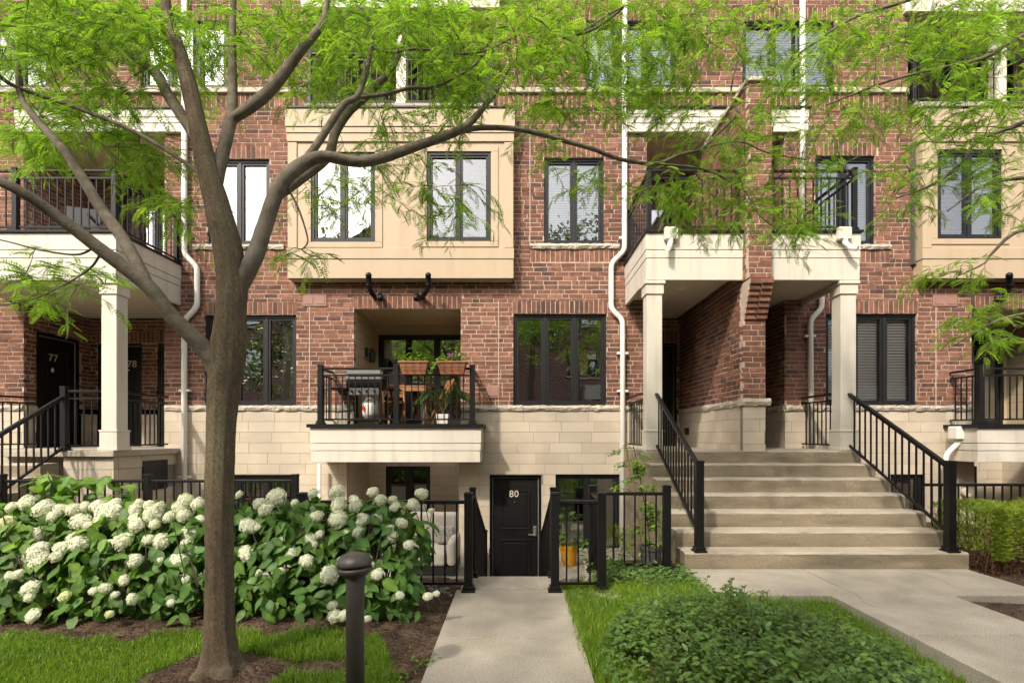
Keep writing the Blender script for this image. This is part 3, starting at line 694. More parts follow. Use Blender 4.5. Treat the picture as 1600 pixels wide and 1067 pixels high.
for h_ in hdr:   # cream headers over the upper recesses
    G = empty('recess_header', parent=B); z0 = h_[2]
    for a, b, q in ((z0, z0+.15, 0), (z0+.156, z0+.25, .01), (z0+.256, z0+.40, .02)): bx('fascia_board', 'cream', G, h_[0], h_[1], FY-.07-q, FY+.1, a, b, .004)
    bx('flashing', 'black', G, h_[0]-.03, h_[1]+.03, FY-.12, FY+.08, z0+.402, z0+.438)
    planks(G, 'soffit', h_[0]+.05, h_[1]-.05, FY+.1, RY, REC_T-.02)
bx('privacy_wall_cap', 'rock', B, PW0-.04, PW1+.04, PY-.24, FY-.02, PTOP, PTOP+.07, .01)
# ---------------------------------------------------------------- projecting balconies of the first floor
def balcony(x0, x1, ends):
    yb = 8.85; G = empty('projecting_balcony', parent=B)
    for i, (a, b) in enumerate(((1.087, 1.278), (1.284, 1.405), (1.411, 1.67))):
        q = (.0, -.008, -.016)[i]
        bx('fascia_board', 'cream', G, x0+q, x1-q, yb+q, yb+.06, a, b, .004)
        for e, (p, r) in zip((0, 1), ((x0+q, x0+.06), (x1-.06, x1-q))): bx('fascia_board', 'cream', G, p, r, yb+.0605, FY-.003, a, b, .004)
    bx('deck_edge', 'black', G, x0-.06, x1+.06, yb-.06, FY-.003, 1.672, 1.73)
    bx('balcony_soffit', 'soffit', G, x0+.07, x1-.07, yb+.07, FY, 1.12, 1.14)
    return G
CBx0, CBx1 = -3.45, -.60
balcony(CBx0, CBx1, (1, 1))
rr = empty('balcony_railing', parent=B)
pz = 1.735; yb = 8.85+.02; xs = [(501-VX)*yb/F, (619.5-VX)*yb/F, (738-VX)*yb/F]
for x in xs: post(rr, (x, yb, pz), .965, w=.085)
for a, b in zip(xs[:-1], xs[1:]): railing(rr, (a+.04, yb, pz), (b-.04, yb, pz), h=.93, sp=.112)
for x in (xs[0], xs[2]): railing(rr, (x, yb+.04, pz), (x, FY-.02, pz), h=.93, sp=.11)
balcony(7.79, 10.65, (1, 1))
rr = empty('balcony_railing', parent=B)
xs2 = [7.85, 9.2, 10.6]
for x in xs2: post(rr, (x, yb, pz), .965, w=.085)
for a, b in zip(xs2[:-1], xs2[1:]): railing(rr, (a+.04, yb, pz), (b-.04, yb, pz), h=.93, sp=.112)
railing(rr, (xs2[0], yb+.04, pz), (xs2[0], FY-.02, pz), h=.93, sp=.11)
# ---------------------------------------------------------------- downspouts, vents, covers
def downspout(pts, m='white', w=.088, straps=(), r=None):
    A = [P(a, b, d) for a, b, d in pts]; D_ = MB()
    q = [A[0]]
    for i in range(1, len(A)-1):   # rounded elbows
        p0, p, p1 = A[i-1], A[i], A[i+1]; e = min(.09, (p-p0).length*.4, (p1-p).length*.4)
        a = p+(p0-p).normalized()*e; c = p+(p1-p).normalized()*e
        for t in (0, .25, .5, .75, 1): q.append(a*(1-t)**2+p*2*t*(1-t)+c*t*t)
    q.append(A[-1])
    D_.tube(q, w/2*1.08, n=12); o = D_.build('downspout', m, B, smooth=True)
    for x, y in straps:
        p = P(x, y, pts[0][2]); s = MB(); s.box(p.x-.1, p.x+.1, p.y-.02, p.y+.055, p.z-.02, p.z+.02); s.build('strap', m, o, bevel=.006)
    return o
ds = 9.43
downspout([(288, -80, ds), (288, 397, ds), (308, 418, ds), (308, 480, ds), (288, 500, ds), (288, 930, ds)], straps=[(288, 610, ), (288, 745)])
downspout([(976, -80, ds), (976, 392, ds), (955, 412, ds), (955, 483, ds), (973, 500, ds), (973, 930, ds)], straps=[(976, 372), (973, 552), (973, 611)])
downspout([(1284, 440, ds), (1284, 482, ds), (1266, 500, ds), (1268, 705, ds)], straps=[(1266, 525)])
downspout([(1254, -80, ds), (1254, 410, ds)])
downspout([(499, 724, 9.3), (499, 930, 9.3)], m='white', w=.06)
downspout([(1500, 672, 9.2), (1499, 690, 9.2), (1478, 710, 9.2), (1476, 900, 9.2)], w=.08)
bx('scupper_box', 'white', B, P(1488, 0, 9.2).x, P(1511, 0, 9.2).x, 9.1, 9.3, P(0, 686, 9.2).z, P(0, 666, 9.2).z, .012)
def vent(px, side):
    d = 9.3; G = MB(); p = lambda a, b, dd: P(a, b, dd)
    G.tube([p(px, 430, 9.0), p(px, 430, 9.1), p(px, 436, 9.14), p(px+1, 448, 9.16), p(px+side*4, 457, 9.25), p(px+side*9, 463, 9.42), p(px+side*9, 464, 9.5)], [.05, .05, .05, .044, .043, .042, .042], n=12)
    G.tube([p(px, 444, 9.15), p(px, 446, 9.155)], .052, n=12)
    o = G.build('vent_pipe', 'black', B, smooth=True)
    s = MB(); s.tube([p(px+side*18, 462, 9.5), p(px+side*18, 461, 9.36), p(px+side*18.5, 464, 9.26), p(px+side*18.5, 468, 9.22)], [.043, .043, .047, .047], n=12); s.build('intake_elbow', 'black', o, smooth=True)
vent(576, 1); vent(669, -1); vent(1577, -1)
for a, b, t, u in ((474, 511, 460, 479), (760, 781, 602, 622), (1457, 1495, 459, 479), (690, 716, 0, 1)):
    if u < 5: continue
    V_ = bx('wall_vent_cover', 'ventred', B, fx(a), fx(b), FY-.018, FY+.02, fz(u), fz(t), .006)
    n = 2 if b-a > 30 else 1
    for i in range(n):
        w = (fx(b)-fx(a))/n; bx('vent_grille', 'ventred', V_, fx(a)+i*w+.03, fx(a)+(i+1)*w-.03, FY-.026, FY-.016, fz(u)+.035, fz(t)-.035, .004)
m = MB(); p = Vector((PW0-.04, 10.45, 1.62)); m.box(p.x-.03, p.x+.03, p.y-.06, p.y+.06, p.z-.07, p.z+.07); m.build('outdoor_socket', 'wframe', B, bevel=.01)
L_ = MB(); lx, ly, lz = LG[0]+.02, 10.2, CZ+(HY-556)*10.2/F
L_.box(lx, lx+.03, ly-.05, ly+.05, lz-.02, lz+.16); L_.bar((lx+.02, ly, lz+.12), (lx+.12, ly, lz+.14), .02, .02); L_.lathe([(.05, -.12), (.06, -.1), (.07, .06), (.03, .12)], (lx+.12, ly, lz)); L_.build('wall_lantern', 'wframe', B)
# hose reel under the right balcony
m = MB(); p = P(1510, 768, 9.45); m.tube([p+Vector((0, .03, 0)), p+Vector((0, -.05, 0))], .09, n=16); m.build('gas_meter', 'paleceramic', B, bevel=.01)
# ================================================================ ground, paths, steps
def sstep(a, b, x): t = np.clip((x-a)/(b-a), 0, 1); return t*t*(3-2*t)
def ground_z(x, y):
    x = np.asarray(x, float); y = np.asarray(y, float)
    z = -.035+.012*np.sin(2.1*x+1.3*y)+.010*np.sin(3.7*x-2.9*y+1)
    z = z-.095*sstep(1.0, 2.6, x)*sstep(5.3, 4.6, y)*(1-sstep(8, 10, x))
    bed = sstep(4.0, 4.3, y)*sstep(-.55, -.85, x); z = z+.05*bed
    z = z+.05*np.exp(-((x+1.95)**2/.12+(y-3.46)**2/.10))
    return z
def lawn(x, y):
    w = .05*np.sin(5*x+2*y)+.04*np.sin(11*x)+.03*np.sin(17*x+9*y)
    L = (y < 4.10+w) & (x < -.99+(3.87-y)*.53+w) & (x < -.64)
    ring = ((x+1.93)/(.46+w))**2+((y-3.42)/(.33+w))**2 < 1
    bare = ((x+1.25)/.26)**2+((y-3.55)/.13)**2 < 1
    Rr = (x > .47) & (x < 3.02) & (y < 5.42+w) & ~((x > 1.9) & (y > 5.0))
    return (L & ~ring & ~bare) | Rr
gx = np.arange(-13, 13.01, .1); gy = np.arange(-3, 9.61, .1)
X, Y = np.meshgrid(gx, gy); Zg = ground_z(X, Y); nx = len(gx)
V = np.stack([X.ravel(), Y.ravel(), Zg.ravel()], 1); Fs = []
for j in range(len(gy)-1):
    for i in range(nx-1):
        cx, cy = gx[i]+.05, gy[j]+.05
        if cy > 5.75 and (-5.9 < cx < 5.3) and not (cx > .92 and cx < 1.95 and cy < 6.7): continue
        a = j*nx+i; Fs.append((a, a+1, a+1+nx, a+nx))
g = lawn(X.ravel(), Y.ravel()).astype(float)[:, None]
C = (1-g)*np.array([[1, 1, 1]])+g*np.array([[.75, 1.35, .45]])
MT['soil2'] = mat('soil_ground', (.100, .066, .045), (.052, .035, .026), ns=14, rough=1, spec=.1, bump=1.0, bs=30, bumpd=.05, c3=(.135, .094, .066), n3=5., attr=True)
tag(np_mesh('ground', V, Fs, MT['soil2'], None, C, True), 'dark brown soil and turf ground in front of the townhouses', 'ground', kind='structure')
tag(MB().add([(-250, -250, -1.36), (250, -250, -1.36), (250, 250, -1.36), (-250, 250, -1.36)], [(0, 1, 2, 3)]).build('terrain', 'soil'), 'wide level terrain reaching the horizon', 'terrain', kind='structure')
tag(bx('road', 'asphalt', None, -120, 120, -9, -3.05, -1.3, -.12), 'grey asphalt lane behind the viewpoint', 'road', kind='structure')
def slabs(name, lab, items, thick=.13, m='concrete', top=.0):
    e = empty(name); tag(e, lab, 'path', kind='structure')
    for (x0, x1, y0, y1, *z) in items:
        bx('slab', m, e, x0+.006, x1-.006, y0+.006, y1-.006, top-thick, top+(z[0] if z else 0), .007, 2)
    return e
slabs('garden_path', 'straight concrete garden path leading to the gate before door 80', [(-.6, .5, -1.1, .15), (-.6, .5, .15, 1.42), (-.6, .5, 1.42, 2.71), (-.6, .5, 2.71, 4.0), (-.6, .505, 4.0, 5.26), (-.56, .47, 5.26, 5.74, .003)])
slabs('front_walk', 'raised concrete front walk running to the broad steps', [(1.92, 3.3, 5.05, 6.06), (3.3, 5.2, 5.05, 6.06), (3.03, 4.22, 4.05, 5.05), (3.03, 4.22, 2.7, 4.05), (3.03, 4.22, 1.3, 2.7), (3.03, 4.22, -.1, 1.3), (3.03, 4.22, -1.5, -.1)], thick=.2)
def cracks(root, lines):
    for pts in lines:
        m = MB(); q = [Vector((x, y, .0012)) for x, y in pts]; vs = []; fs = []
        dense = []
        for a_, b_ in zip(q[:-1], q[1:]):
            for t in range(6): dense.append(a_.lerp(b_, t/6)+Vector((R.gauss(0, .006), R.gauss(0, .006), 0)))
        for p in dense: w = R.uniform(.0012, .003); vs += [p-Vector((w, w*.5, 0)), p+Vector((w, w*.5, 0))]
        for i in range(len(dense)-1): fs.append((2*i, 2*i+1, 2*i+3, 2*i+2))
        m.add(vs, fs).build('hairline_crack', 'soil', root)
_e = bpy.data.objects['front_walk']; cracks(_e, [[(3.28, 5.02), (3.2, 4.85), (3.23, 4.7), (3.1, 4.6)], [(4.1, 4.0), (3.9, 3.75), (3.95, 3.5)], [(4.4, 6.0), (4.55, 5.7), (4.5, 5.4)]])
_e = bpy.data.objects['garden_path']; cracks(_e, [[(.49, 4.5), (.3, 4.42), (.2, 4.45), (.05, 4.3)]])
# broad steps to the right-hand porches
def step_run(name, lab, x0, x1, ys, zs, back, m='step', base=-1.3):
    e = empty(name, ((x0+x1)/2, ys[0], 0)); tag(e, lab, 'steps')
    for i, (y, z) in enumerate(zip(ys, zs)):
        yb = ys[i+1] if i+1 < len(ys) else back
        n = 36; mb = MB(); vs = []; fs = []
        prof = [(y, base), (y, z-.022), (y+.006, z-.006), (y+.022, z), (yb, z)]
        for t in range(n+1):
            u = x0+(x1-x0)*t/n
            for k, (a, b) in enumerate(prof):
                jj = .0035 if k in (1, 2, 3) else 0
                vs.append((u, a+R.uniform(-jj, jj), b+R.uniform(-jj, jj)*.7))
        for t in range(n):
            for k in range(4): fs.append((t*5+k, t*5+5+k, t*5+6+k, t*5+1+k))
        vs += [(x0, yb, base), (x1, yb, base)]; q = len(vs)-2
        fs += [(0, 1, 2, 3, 4, q), tuple([q+1]+[n*5+4-k for k in range(5)])]
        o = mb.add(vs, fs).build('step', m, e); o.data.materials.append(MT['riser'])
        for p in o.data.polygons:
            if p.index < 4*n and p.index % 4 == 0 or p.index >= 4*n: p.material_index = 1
    return e
RI, TR, D0 = .187, .315, 6.06
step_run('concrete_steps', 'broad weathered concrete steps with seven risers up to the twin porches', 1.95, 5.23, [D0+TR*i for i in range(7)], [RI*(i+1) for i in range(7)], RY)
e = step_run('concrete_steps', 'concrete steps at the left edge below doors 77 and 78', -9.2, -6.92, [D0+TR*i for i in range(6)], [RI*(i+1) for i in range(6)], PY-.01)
e = empty('porch_landing', (-7.6, 8, 0)); tag(e, 'raised concrete landing on a limestone base before doors 77 and 78', 'landing')
bx('slab', 'concrete', e, -9.25, -6.08, PY-.02, RY, 1.215, LAND, .01, 2)
zz = 1.21; i = 0
while zz > -1.2:
    u = -6.92-(.25 if i % 2 else 0)
    while u < -6.12:
        a, b = max(u, -6.9), min(u+.5, -6.13); u += .5
        if b-a > .03: bx('stone_block', 'stone', e, a+.003, b-.003, PY+.05, PY+.15, zz-.19+.003, zz-.003)
    u = PY+.152
    while u < FY:
        a, b = u, min(u+.5, FY-.01); u += .5
        if not (a > 8.25 and a < 9.2 and zz < 1.15 and zz > .65): bx('stone_block', 'stone', e, -6.23, -6.13, a+.003, b-.003, zz-.19+.003, zz-.003)
    zz -= .19; i += 1
bx('wall_core', 'stonejoint', e, -6.88, -6.16, PY+.07, FY-.01, -1.25, 1.214)
bx('crawl_hatch', 'wframe', e, -6.145, -6.115, 8.62, 9.22, .62, 1.12)
# patio terraces and the sunken stair to door 80
e = empty('patio'); tag(e, 'sunken paved patio behind the railings', 'patio', kind='structure')
bx('paving', 'concrete', e, -5.9, -.55, 5.76, FY, -1.3, TER); bx('paving', 'concrete', e, .5, .915, 5.76, FY, -1.3, TER-.002); bx('paving', 'concrete', e, .915, 1.945, 6.7, FY, -1.3, TER)
bx('paving', 'concrete', e, -.549, .499, 5.75, FY, -1.34, PIT)
bx('kerb', 'concrete', e, -5.9, -.552, 5.66, 5.758, -1.3, -.005); bx('kerb', 'concrete', e, .502, .915, 5.66, 5.758, -1.3, -.005)
bx('paving', 'concrete', e, UR[0], UR[1], FY+.001, 10.9, -1.3, TER-.004); bx('paving', 'concrete', e, UR2[0], UR2[1], FY+.001, 10.9, -1.3, TER)
for i in range(6): bx('stair_tread', 'concrete', e, -.547, .497, 5.76+.28*i, 5.76+.28*(i+1), -1.3, -.18*(i+1))
# ================================================================ fences and handrails
def fence(lab, base, runs, posts, h=.88, gap=0., sp=.115, name='iron_fence', ph=.95):
    e = empty(name, base); tag(e, lab, 'railing' if 'rail' in name else 'fence')
    for A, B_ in runs: railing(e, A, B_, h=h, gap=gap, sp=sp)
    for p in posts: post(e, p, ph, w=.08)
    return e
def X_(px, d): return (px-VX)*d/F
gy_ = 5.2
xl, xr, xr2 = X_(732, gy_), X_(867, gy_), X_(940, gy_)
fence('black fence run from behind the hydrangeas to the left post of the gate opening', (xl, gy_, 0), [((-2.1, gy_, 0), (xl, gy_, 0))], [(xl, gy_, 0), (-2.1, gy_, 0)])
f2 = fence('short black fence panel right of the gate opening with a return to the steps', (xr, gy_, 0), [((xr, gy_, 0), (xr2, gy_, 0)), ((xr2, gy_+.05, 0), (xr2+.02, 5.95, 0)), ((xr2+.02, 5.95, 0), (1.71, 5.95, 0))], [(xr, gy_, 0), (xr2, gy_, 0), (xr2+.02, 5.95, 0), (1.71, 5.95, 0)])
fl = 7.0; lx = [X_(-222, fl), X_(3, fl), X_(231, fl), X_(461, fl)]
fence('long black fence behind the hydrangeas at the left', (lx[1], fl, TER), [((a, fl, .03), (b, fl, .03)) for a, b in zip(lx[:-1], lx[1:])], [(x, fl, TER) for x in lx], ph=1.5, h=.9)
fence('black fence behind the clipped hedge at the right edge', (5.2, 6.7, 0), [((5.2, 6.7, .03), (7.0, 6.7, .03)), ((7.0, 6.7, .03), (8.9, 6.7, .03))], [(7.0, 6.7, 0), (8.9, 6.7, 0)])
for s, xx, lab in ((0, xl-.0, 'black handrail descending to door 80 left of the gate opening'), (1, xr+.0, 'black handrail descending to door 80 right of the gate opening')):
    e = empty('stair_handrail', (xx, 5.7, 0)); tag(e, lab, 'handrail', 'handrails of the sunken stair')
    xx2 = xx+(-.0 if s == 0 else .02)
    railing(e, (xx2, 5.72, .0), (xx2, 8.0, -.86), h=.9, gap=.0, sp=.12)
    railing(e, (xx2, gy_+.05, 0), (xx2, 5.7, 0), h=.88, gap=0, sp=.12)
    post(e, (xx2, 5.72, 0), .95); post(e, (xx2, 8.02, PIT), 1.35)
# sloping handrails of the broad steps
def slope_rail(lab, x, ytop, ztop, ybot, zbot, zb, tb=True, htop=None):
    e = empty('step_handrail', (x, ybot, zb)); tag(e, lab, 'handrail', 'handrails of the concrete steps')
    t0 = Vector((x, ytop, ztop)); t1 = Vector((x, ybot, zbot))
    MB().bar(t0, t1, .055, .034).bar(t0-Vector((0, 0, .032)), t1-Vector((0, 0, .032)), .03, .03).build('top_rail', 'black', e, bevel=.006)
    dz = .78
    MB().bar(t0-Vector((0, 0, dz)), t1-Vector((0, 0, dz)), .03, .03).build('rail', 'black', e)
    n = 15
    for i in range(1, n):
        p = t0+(t1-t0)*(i/n); MB().box(p.x-.009, p.x+.009, p.y-.009, p.y+.009, p.z-dz, p.z-.03).build('baluster', 'black', e)
    post(e, (x, ybot-.03, zb), zbot-zb+.03, w=.09)
    return e
slope_rail('sloping black handrail on the left side of the broad steps', 2.14, PY+.03, 2.17, 6.16, 1.19, RI)
slope_rail('sloping black handrail on the right side of the broad steps', 5.07, PY+.03, 2.17, 6.16, 1.19, RI)
e = slope_rail('sloping black handrail of the steps at the left edge', -6.86, PY-.02, 2.12, 6.2, 1.1, RI)
post(e, (-6.86, PY+.03, LAND), .95, w=.085)
for lab, runs, ps in (('short black porch railing left of the broad steps', [((2.03, PY+.3, LAND), (2.03, FY-.05, LAND))], []),
                      ('short black porch railing right of the broad steps', [((5.16, PY+.3, LAND), (5.16, FY-.05, LAND))], []),
                      ('black porch railing round the column before doors 77 and 78', [((-6.82, PY+.04, LAND), (-6.33, PY+.04, LAND)), ((-6.14, PY+.3, LAND), (-6.14, FY-.25, LAND))], []),
                      ('black porch railing beyond the steps at the left edge', [((-9.3, 8.0, LAND), (-8.6, 9.4, LAND))], [])):
    e = empty('porch_railing', runs[0][0]); tag(e, lab, 'railing', 'porch railings')
    for A, B_ in runs: railing(e, A, B_, h=.9, gap=.11 if 'column' in lab else .1, sp=.115)
# ================================================================ bollard light
bx_, by_ = X_(555, 3.04), 3.04
e = empty('bollard_light', (bx_, by_, -.04)); tag(e, 'dark bronze bollard light with a domed cap standing on the lawn', 'bollard')
MB().lathe([(.052, 0), (.052, .735), (.050, .75), (.050, .775)], (bx_, by_, -.04), n=28).build('shaft', 'bronze', e, smooth=True, bevel=.002)
T = Matrix.Translation((bx_, by_, .735)) @ Matrix.Rotation(math.radians(-3), 4, 'Y')
MB(T).lathe([(.052, -.012), (.07, -.004), (.094, .018), (.100, .032), (.099, .042), (.09, .046)], n=36).build('cap_rim', 'bronze', e, smooth=True)
MB(T).lathe([(.084, .045), (.084, .056)], n=36).build('light_slot', 'wframe', e)
MB(T).lathe([(.09, .055), (.098, .057), (.0995, .068), (.094, .090), (.076, .112), (.045, .124), (.01, .128)], n=36).build('cap_dome', 'bronze', e, smooth=True)
# ================================================================ things on the central balcony
dz = 1.735
def cbx(px, d): return X_(px, d)
e = empty('barbecue_grill', (cbx(575, 9.35), 9.35, dz)); tag(e, 'black gas barbecue with silver lid trim on the central balcony', 'barbecue')
x0, x1 = cbx(549, 9.35), cbx(601, 9.35); y0, y1 = 9.12, 9.6
m = MB()
for x in (x0+.02, x1-.02):
    for y in (y0+.02, y1-.02): m.box(x-.02, x+.02, y-.02, y+.02, dz+.05, dz+.55)
m.box(x0, x1, y0, y1, dz+.06, dz+.09); m.build('cart_frame', 'black', e)
bx('firebox', 'black', e, x0-.02, x1+.02, y0-.02, y1, dz+.62, dz+.78, .02); bx('control_panel', 'steel', e, x0+.03, x1-.03, y0-.05, y0-.02, dz+.5, dz+.62, .008)
m = MB(); n = 8
prof = [(y0-.02, dz+.78), (y0+.02, dz+.9), (y0+.12, dz+.98), (y1-.12, dz+.98), (y1-.02, dz+.9), (y1, dz+.78)]
vs = [(x, a, b) for x in (x0-.02, x1+.02) for a, b in prof]; m.add(vs, [tuple(range(5, -1, -1)), tuple(range(6, 12))]+[(i, i+1, i+7, i+6) for i in range(5)]).build('lid', 'black', e)
m = MB(); m.box(x0, x1, y0-.05, y0-.022, dz+.86, dz+.93); m.build('lid_trim', 'steel', e, bevel=.008)
bx('side_shelf', 'black', e, x0-.3, x0-.03, y0+.02, y1-.03, dz+.6, dz+.64, .006); bx('side_shelf', 'black', e, x1+.03, x1+.28, y0+.02, y1-.03, dz+.6, dz+.64, .006)
for i in range(4):
    m = MB(); xk = x0+.1+i*(x1-x0-.2)/3; m.tube([(xk, y0-.05, dz+.56), (xk, y0-.085, dz+.56)], .02, n=10); m.build('knob', 'black', e)
for x in (x0+.02, x1-.02): m = MB(); m.tube([(x-.015, y0+.02, dz+.04), (x+.015, y0+.02, dz+.04)], .04, n=12); m.build('wheel', 'black', e)
tx, ty = cbx(578, 9.3), 9.33
e = empty('propane_tank', (tx, ty, dz+.1)); tag(e, 'white propane tank under the barbecue', 'gas tank')
MB().lathe([(.10, 0), (.10, .02), (.13, .04), (.155, .09), (.155, .25), (.13, .31), (.07, .34), (.03, .345)], (tx, ty, dz+.1), n=22).build('cylinder_body', 'white', e, smooth=True)
MB().lathe([(.085, .33), (.085, .43), (.075, .43), (.075, .33)], (tx, ty, dz+.1), n=18).build('collar', 'paleceramic', e)
MB().add([(tx-.12, ty-.108, dz+.27), (tx-.06, ty-.152, dz+.2), (tx-.04, ty-.157, dz+.28), (tx-.09, ty-.135, dz+.35)], [(0, 1, 2, 3)]).build('red_label', 'red', e)
# folding table and chairs of teak
e = empty('folding_table', (cbx(645, 9.7), 9.7, dz)); tag(e, 'folding teak table on the central balcony', 'table')
x0, x1 = cbx(606, 9.6), cbx(668, 9.6)
for i in range(6): bx('slat', 'wood', e, x0, x1, 9.42+i*.09, 9.42+i*.09+.08, dz+.68, dz+.7)
for x in (x0+.05, x1-.05): MB().bar((x, 9.44, dz), (x, 9.9, dz+.68), .035, .03).build('leg', 'wood', e); MB().bar((x+.03, 9.9, dz), (x+.03, 9.44, dz+.68), .035, .03).build('leg', 'wood', e)
MB().box(x0, x1, 9.41, 9.43, dz+.6, dz+.67).build('apron', 'wood', e)
def folding_chair(x, y, lab, rz):
    e = empty('folding_chair', (x, y, dz)); tag(e, lab, 'chair', 'folding chairs of the central balcony')
    T = Matrix.Translation((x, y, dz)) @ Matrix.Rotation(rz, 4, 'Z')
    for sx in (-.2, .2):
        MB(T).bar((sx, -.2, 0), (sx, .2, .82), .03, .025).build('leg', 'wood', e); MB(T).bar((sx*.88, .22, 0), (sx*.88, -.18, .46), .03, .025).build('leg', 'wood', e)
    for i in range(5): MB(T).box(-.19, .19, -.18+i*.075, -.18+i*.075+.06, .44, .46).build('seat_slat', 'wood', e)
    for i in range(3): MB(T).box(-.2, .2, .14+i*.025, .16+i*.025, .56+i*.09, .63+i*.09).build('back_slat', 'wood', e)
folding_chair(cbx(688, 9.55), 9.55, 'folding teak chair beside the potted palm on the central balcony', -1.2)
folding_chair(cbx(614, 10.2), 10.25, 'folding teak chair behind the table on the central balcony', .3)
# potted palm
px_, py_ = cbx(692, 9.1), 9.12
e = empty('potted_palm', (px_, py_, dz)); tag(e, 'arching palm in a square white pot on the central balcony', 'plant')
m = MB(); m.add([(px_+a*s, py_+b*s, dz+z) for z, s in ((0, .09), (.17, .11)) for a, b in ((-1, -1), (1, -1), (1, 1), (-1, 1))], [(3, 2, 1, 0), (4, 5, 6, 7), (0, 1, 5, 4), (1, 2, 6, 5), (2, 3, 7, 6), (3, 0, 4, 7)]); m.build('pot', 'white', e, bevel=.006)
FR = []
for i in range(13):
    a = R.uniform(0, 6.28); l = R.uniform(.35, .6); hgt = R.uniform(.4, .62); m = MB(); q = []
    for t in np.linspace(0, 1, 9): q.append((px_+math.cos(a)*l*t**1.4, py_+math.sin(a)*l*.6*t**1.4, dz+.15+hgt*math.sin(t*2.0)/1.0*.95-(t**3)*.12))
    q = np.array(q); pos, dr = [], []
    for t in np.linspace(.3, .98, 16):
        f = t*8; k = min(int(f), 7); p = q[k]+(q[k+1]-q[k])*(f-k); tn = nrm(q[k+1]-q[k]); sd = nrm(np.cross(tn, [0, 0, 1]))
        for s in (-1, 1): pos.append(p); dr.append(tn*.7+sd*s-np.array([0, 0, .45]))
    V, Fc, C = scatter(SIMPLE*np.array([1, .22, 1]), SIMPLE_T, frames(np.array(dr), np.tile([0, 0, 1.], (len(pos), 1))), np.array(pos), np.full(len(pos), .14), greens(len(pos)))
    o = np_mesh('frond', V, Fc, MT['generic'], e, C)
    MB().tube(q, .005, n=5).build('frond_rib', 'stem', o)
# rail planters
def planter(px, lab, flower):
    x, y, z = X_(px, 8.83), 8.80, CZ+(HY-586)*8.83/F
    e = empty('rail_planter', (x, y, z)); tag(e, lab, 'planter', 'terracotta planters on the central balcony rail')
    w, m = .22, MB(); lev = [(0, .19, .07), (.19, .235, .10), (.19, .255, .115), (.22, .255, .115), (.22, .235, .095), (.17, .23, .09)]
    vs = []
    for hz, a, b in lev: vs += [(x+sx*a, y+sy*b, z+hz) for sx, sy in ((-1, -1), (1, -1), (1, 1), (-1, 1))]
    fs = [(3, 2, 1, 0)]+[(i*4+t, i*4+(t+1) % 4, i*4+4+(t+1) % 4, i*4+4+t) for i in range(5) for t in range(4)]+[(20, 21, 22, 23)]
    m.add(vs, fs).build('trough', 'terracotta', e, bevel=.008, seg=2)
    m = MB()
    for sx in (-.12, 0, .12): m.tube([(x+sx, y-.122, z+.2), (x+sx, y-.122, z+.06), (x+sx, y+.02, z-.01)], .004, n=5)
    m.tube([(x-.23, y-.123, z+.11), (x+.23, y-.123, z+.11)], .004, n=5); m.build('wire_holder', 'black', e)
    n = 90; pos = np.stack([x+rng.uniform(-.22, .22, n), y+rng.uniform(-.08, .08, n), z+.2+rng.gamma(2, .035, n)], 1)
    leaves('foliage', 'vine', e, pos, rnd_dir(n)*[1, 1, .5]+[0, 0, .3], np.tile([0, 0, 1.], (n, 1))+rnd_dir(n)*.5, rng.uniform(.035, .07, n))
    if flower:
        n = 26; pos = np.stack([x-.02+rng.normal(0, .05, n), y-.04+rng.uniform(-.06, .06, n), z+.32+rng.normal(0, .025, n)], 1)
        leaves('blossoms', 'magenta', e, pos, rnd_dir(n), rnd_dir(n), rng.uniform(.03, .045, n), yel=0)
        n = 40; t = rng.uniform(0, 1, n); pos = np.stack([x-.2-.14*t, y-.06+rng.uniform(-.05, .05, n), z+.26-.25*t**1.5+rng.uniform(-.03, .03, n)], 1)
        leaves('trailing_leaves', 'vine', e, pos, rnd_dir(n)+[-.5, 0, -.4], np.tile([0, -.5, 1.], (n, 1)), rng.uniform(.05, .08, n))
    else:
        n = 80; t = rng.uniform(0, 1, n); pos = np.stack([x+.0+rng.normal(0, .03, n), y+rng.normal(0, .03, n), z+.2+.35*t], 1)
        leaves('upright_sprig', 'generic', e, pos, rnd_dir(n)*[1, 1, .3]+[0, 0, .4], np.tile([0, 0, 1.], (n, 1)), rng.uniform(.04, .06, n))
planter(648, 'terracotta rail planter with an upright green sprig', False)
planter(707, 'terracotta rail planter with magenta flowers and trailing leaves', True)
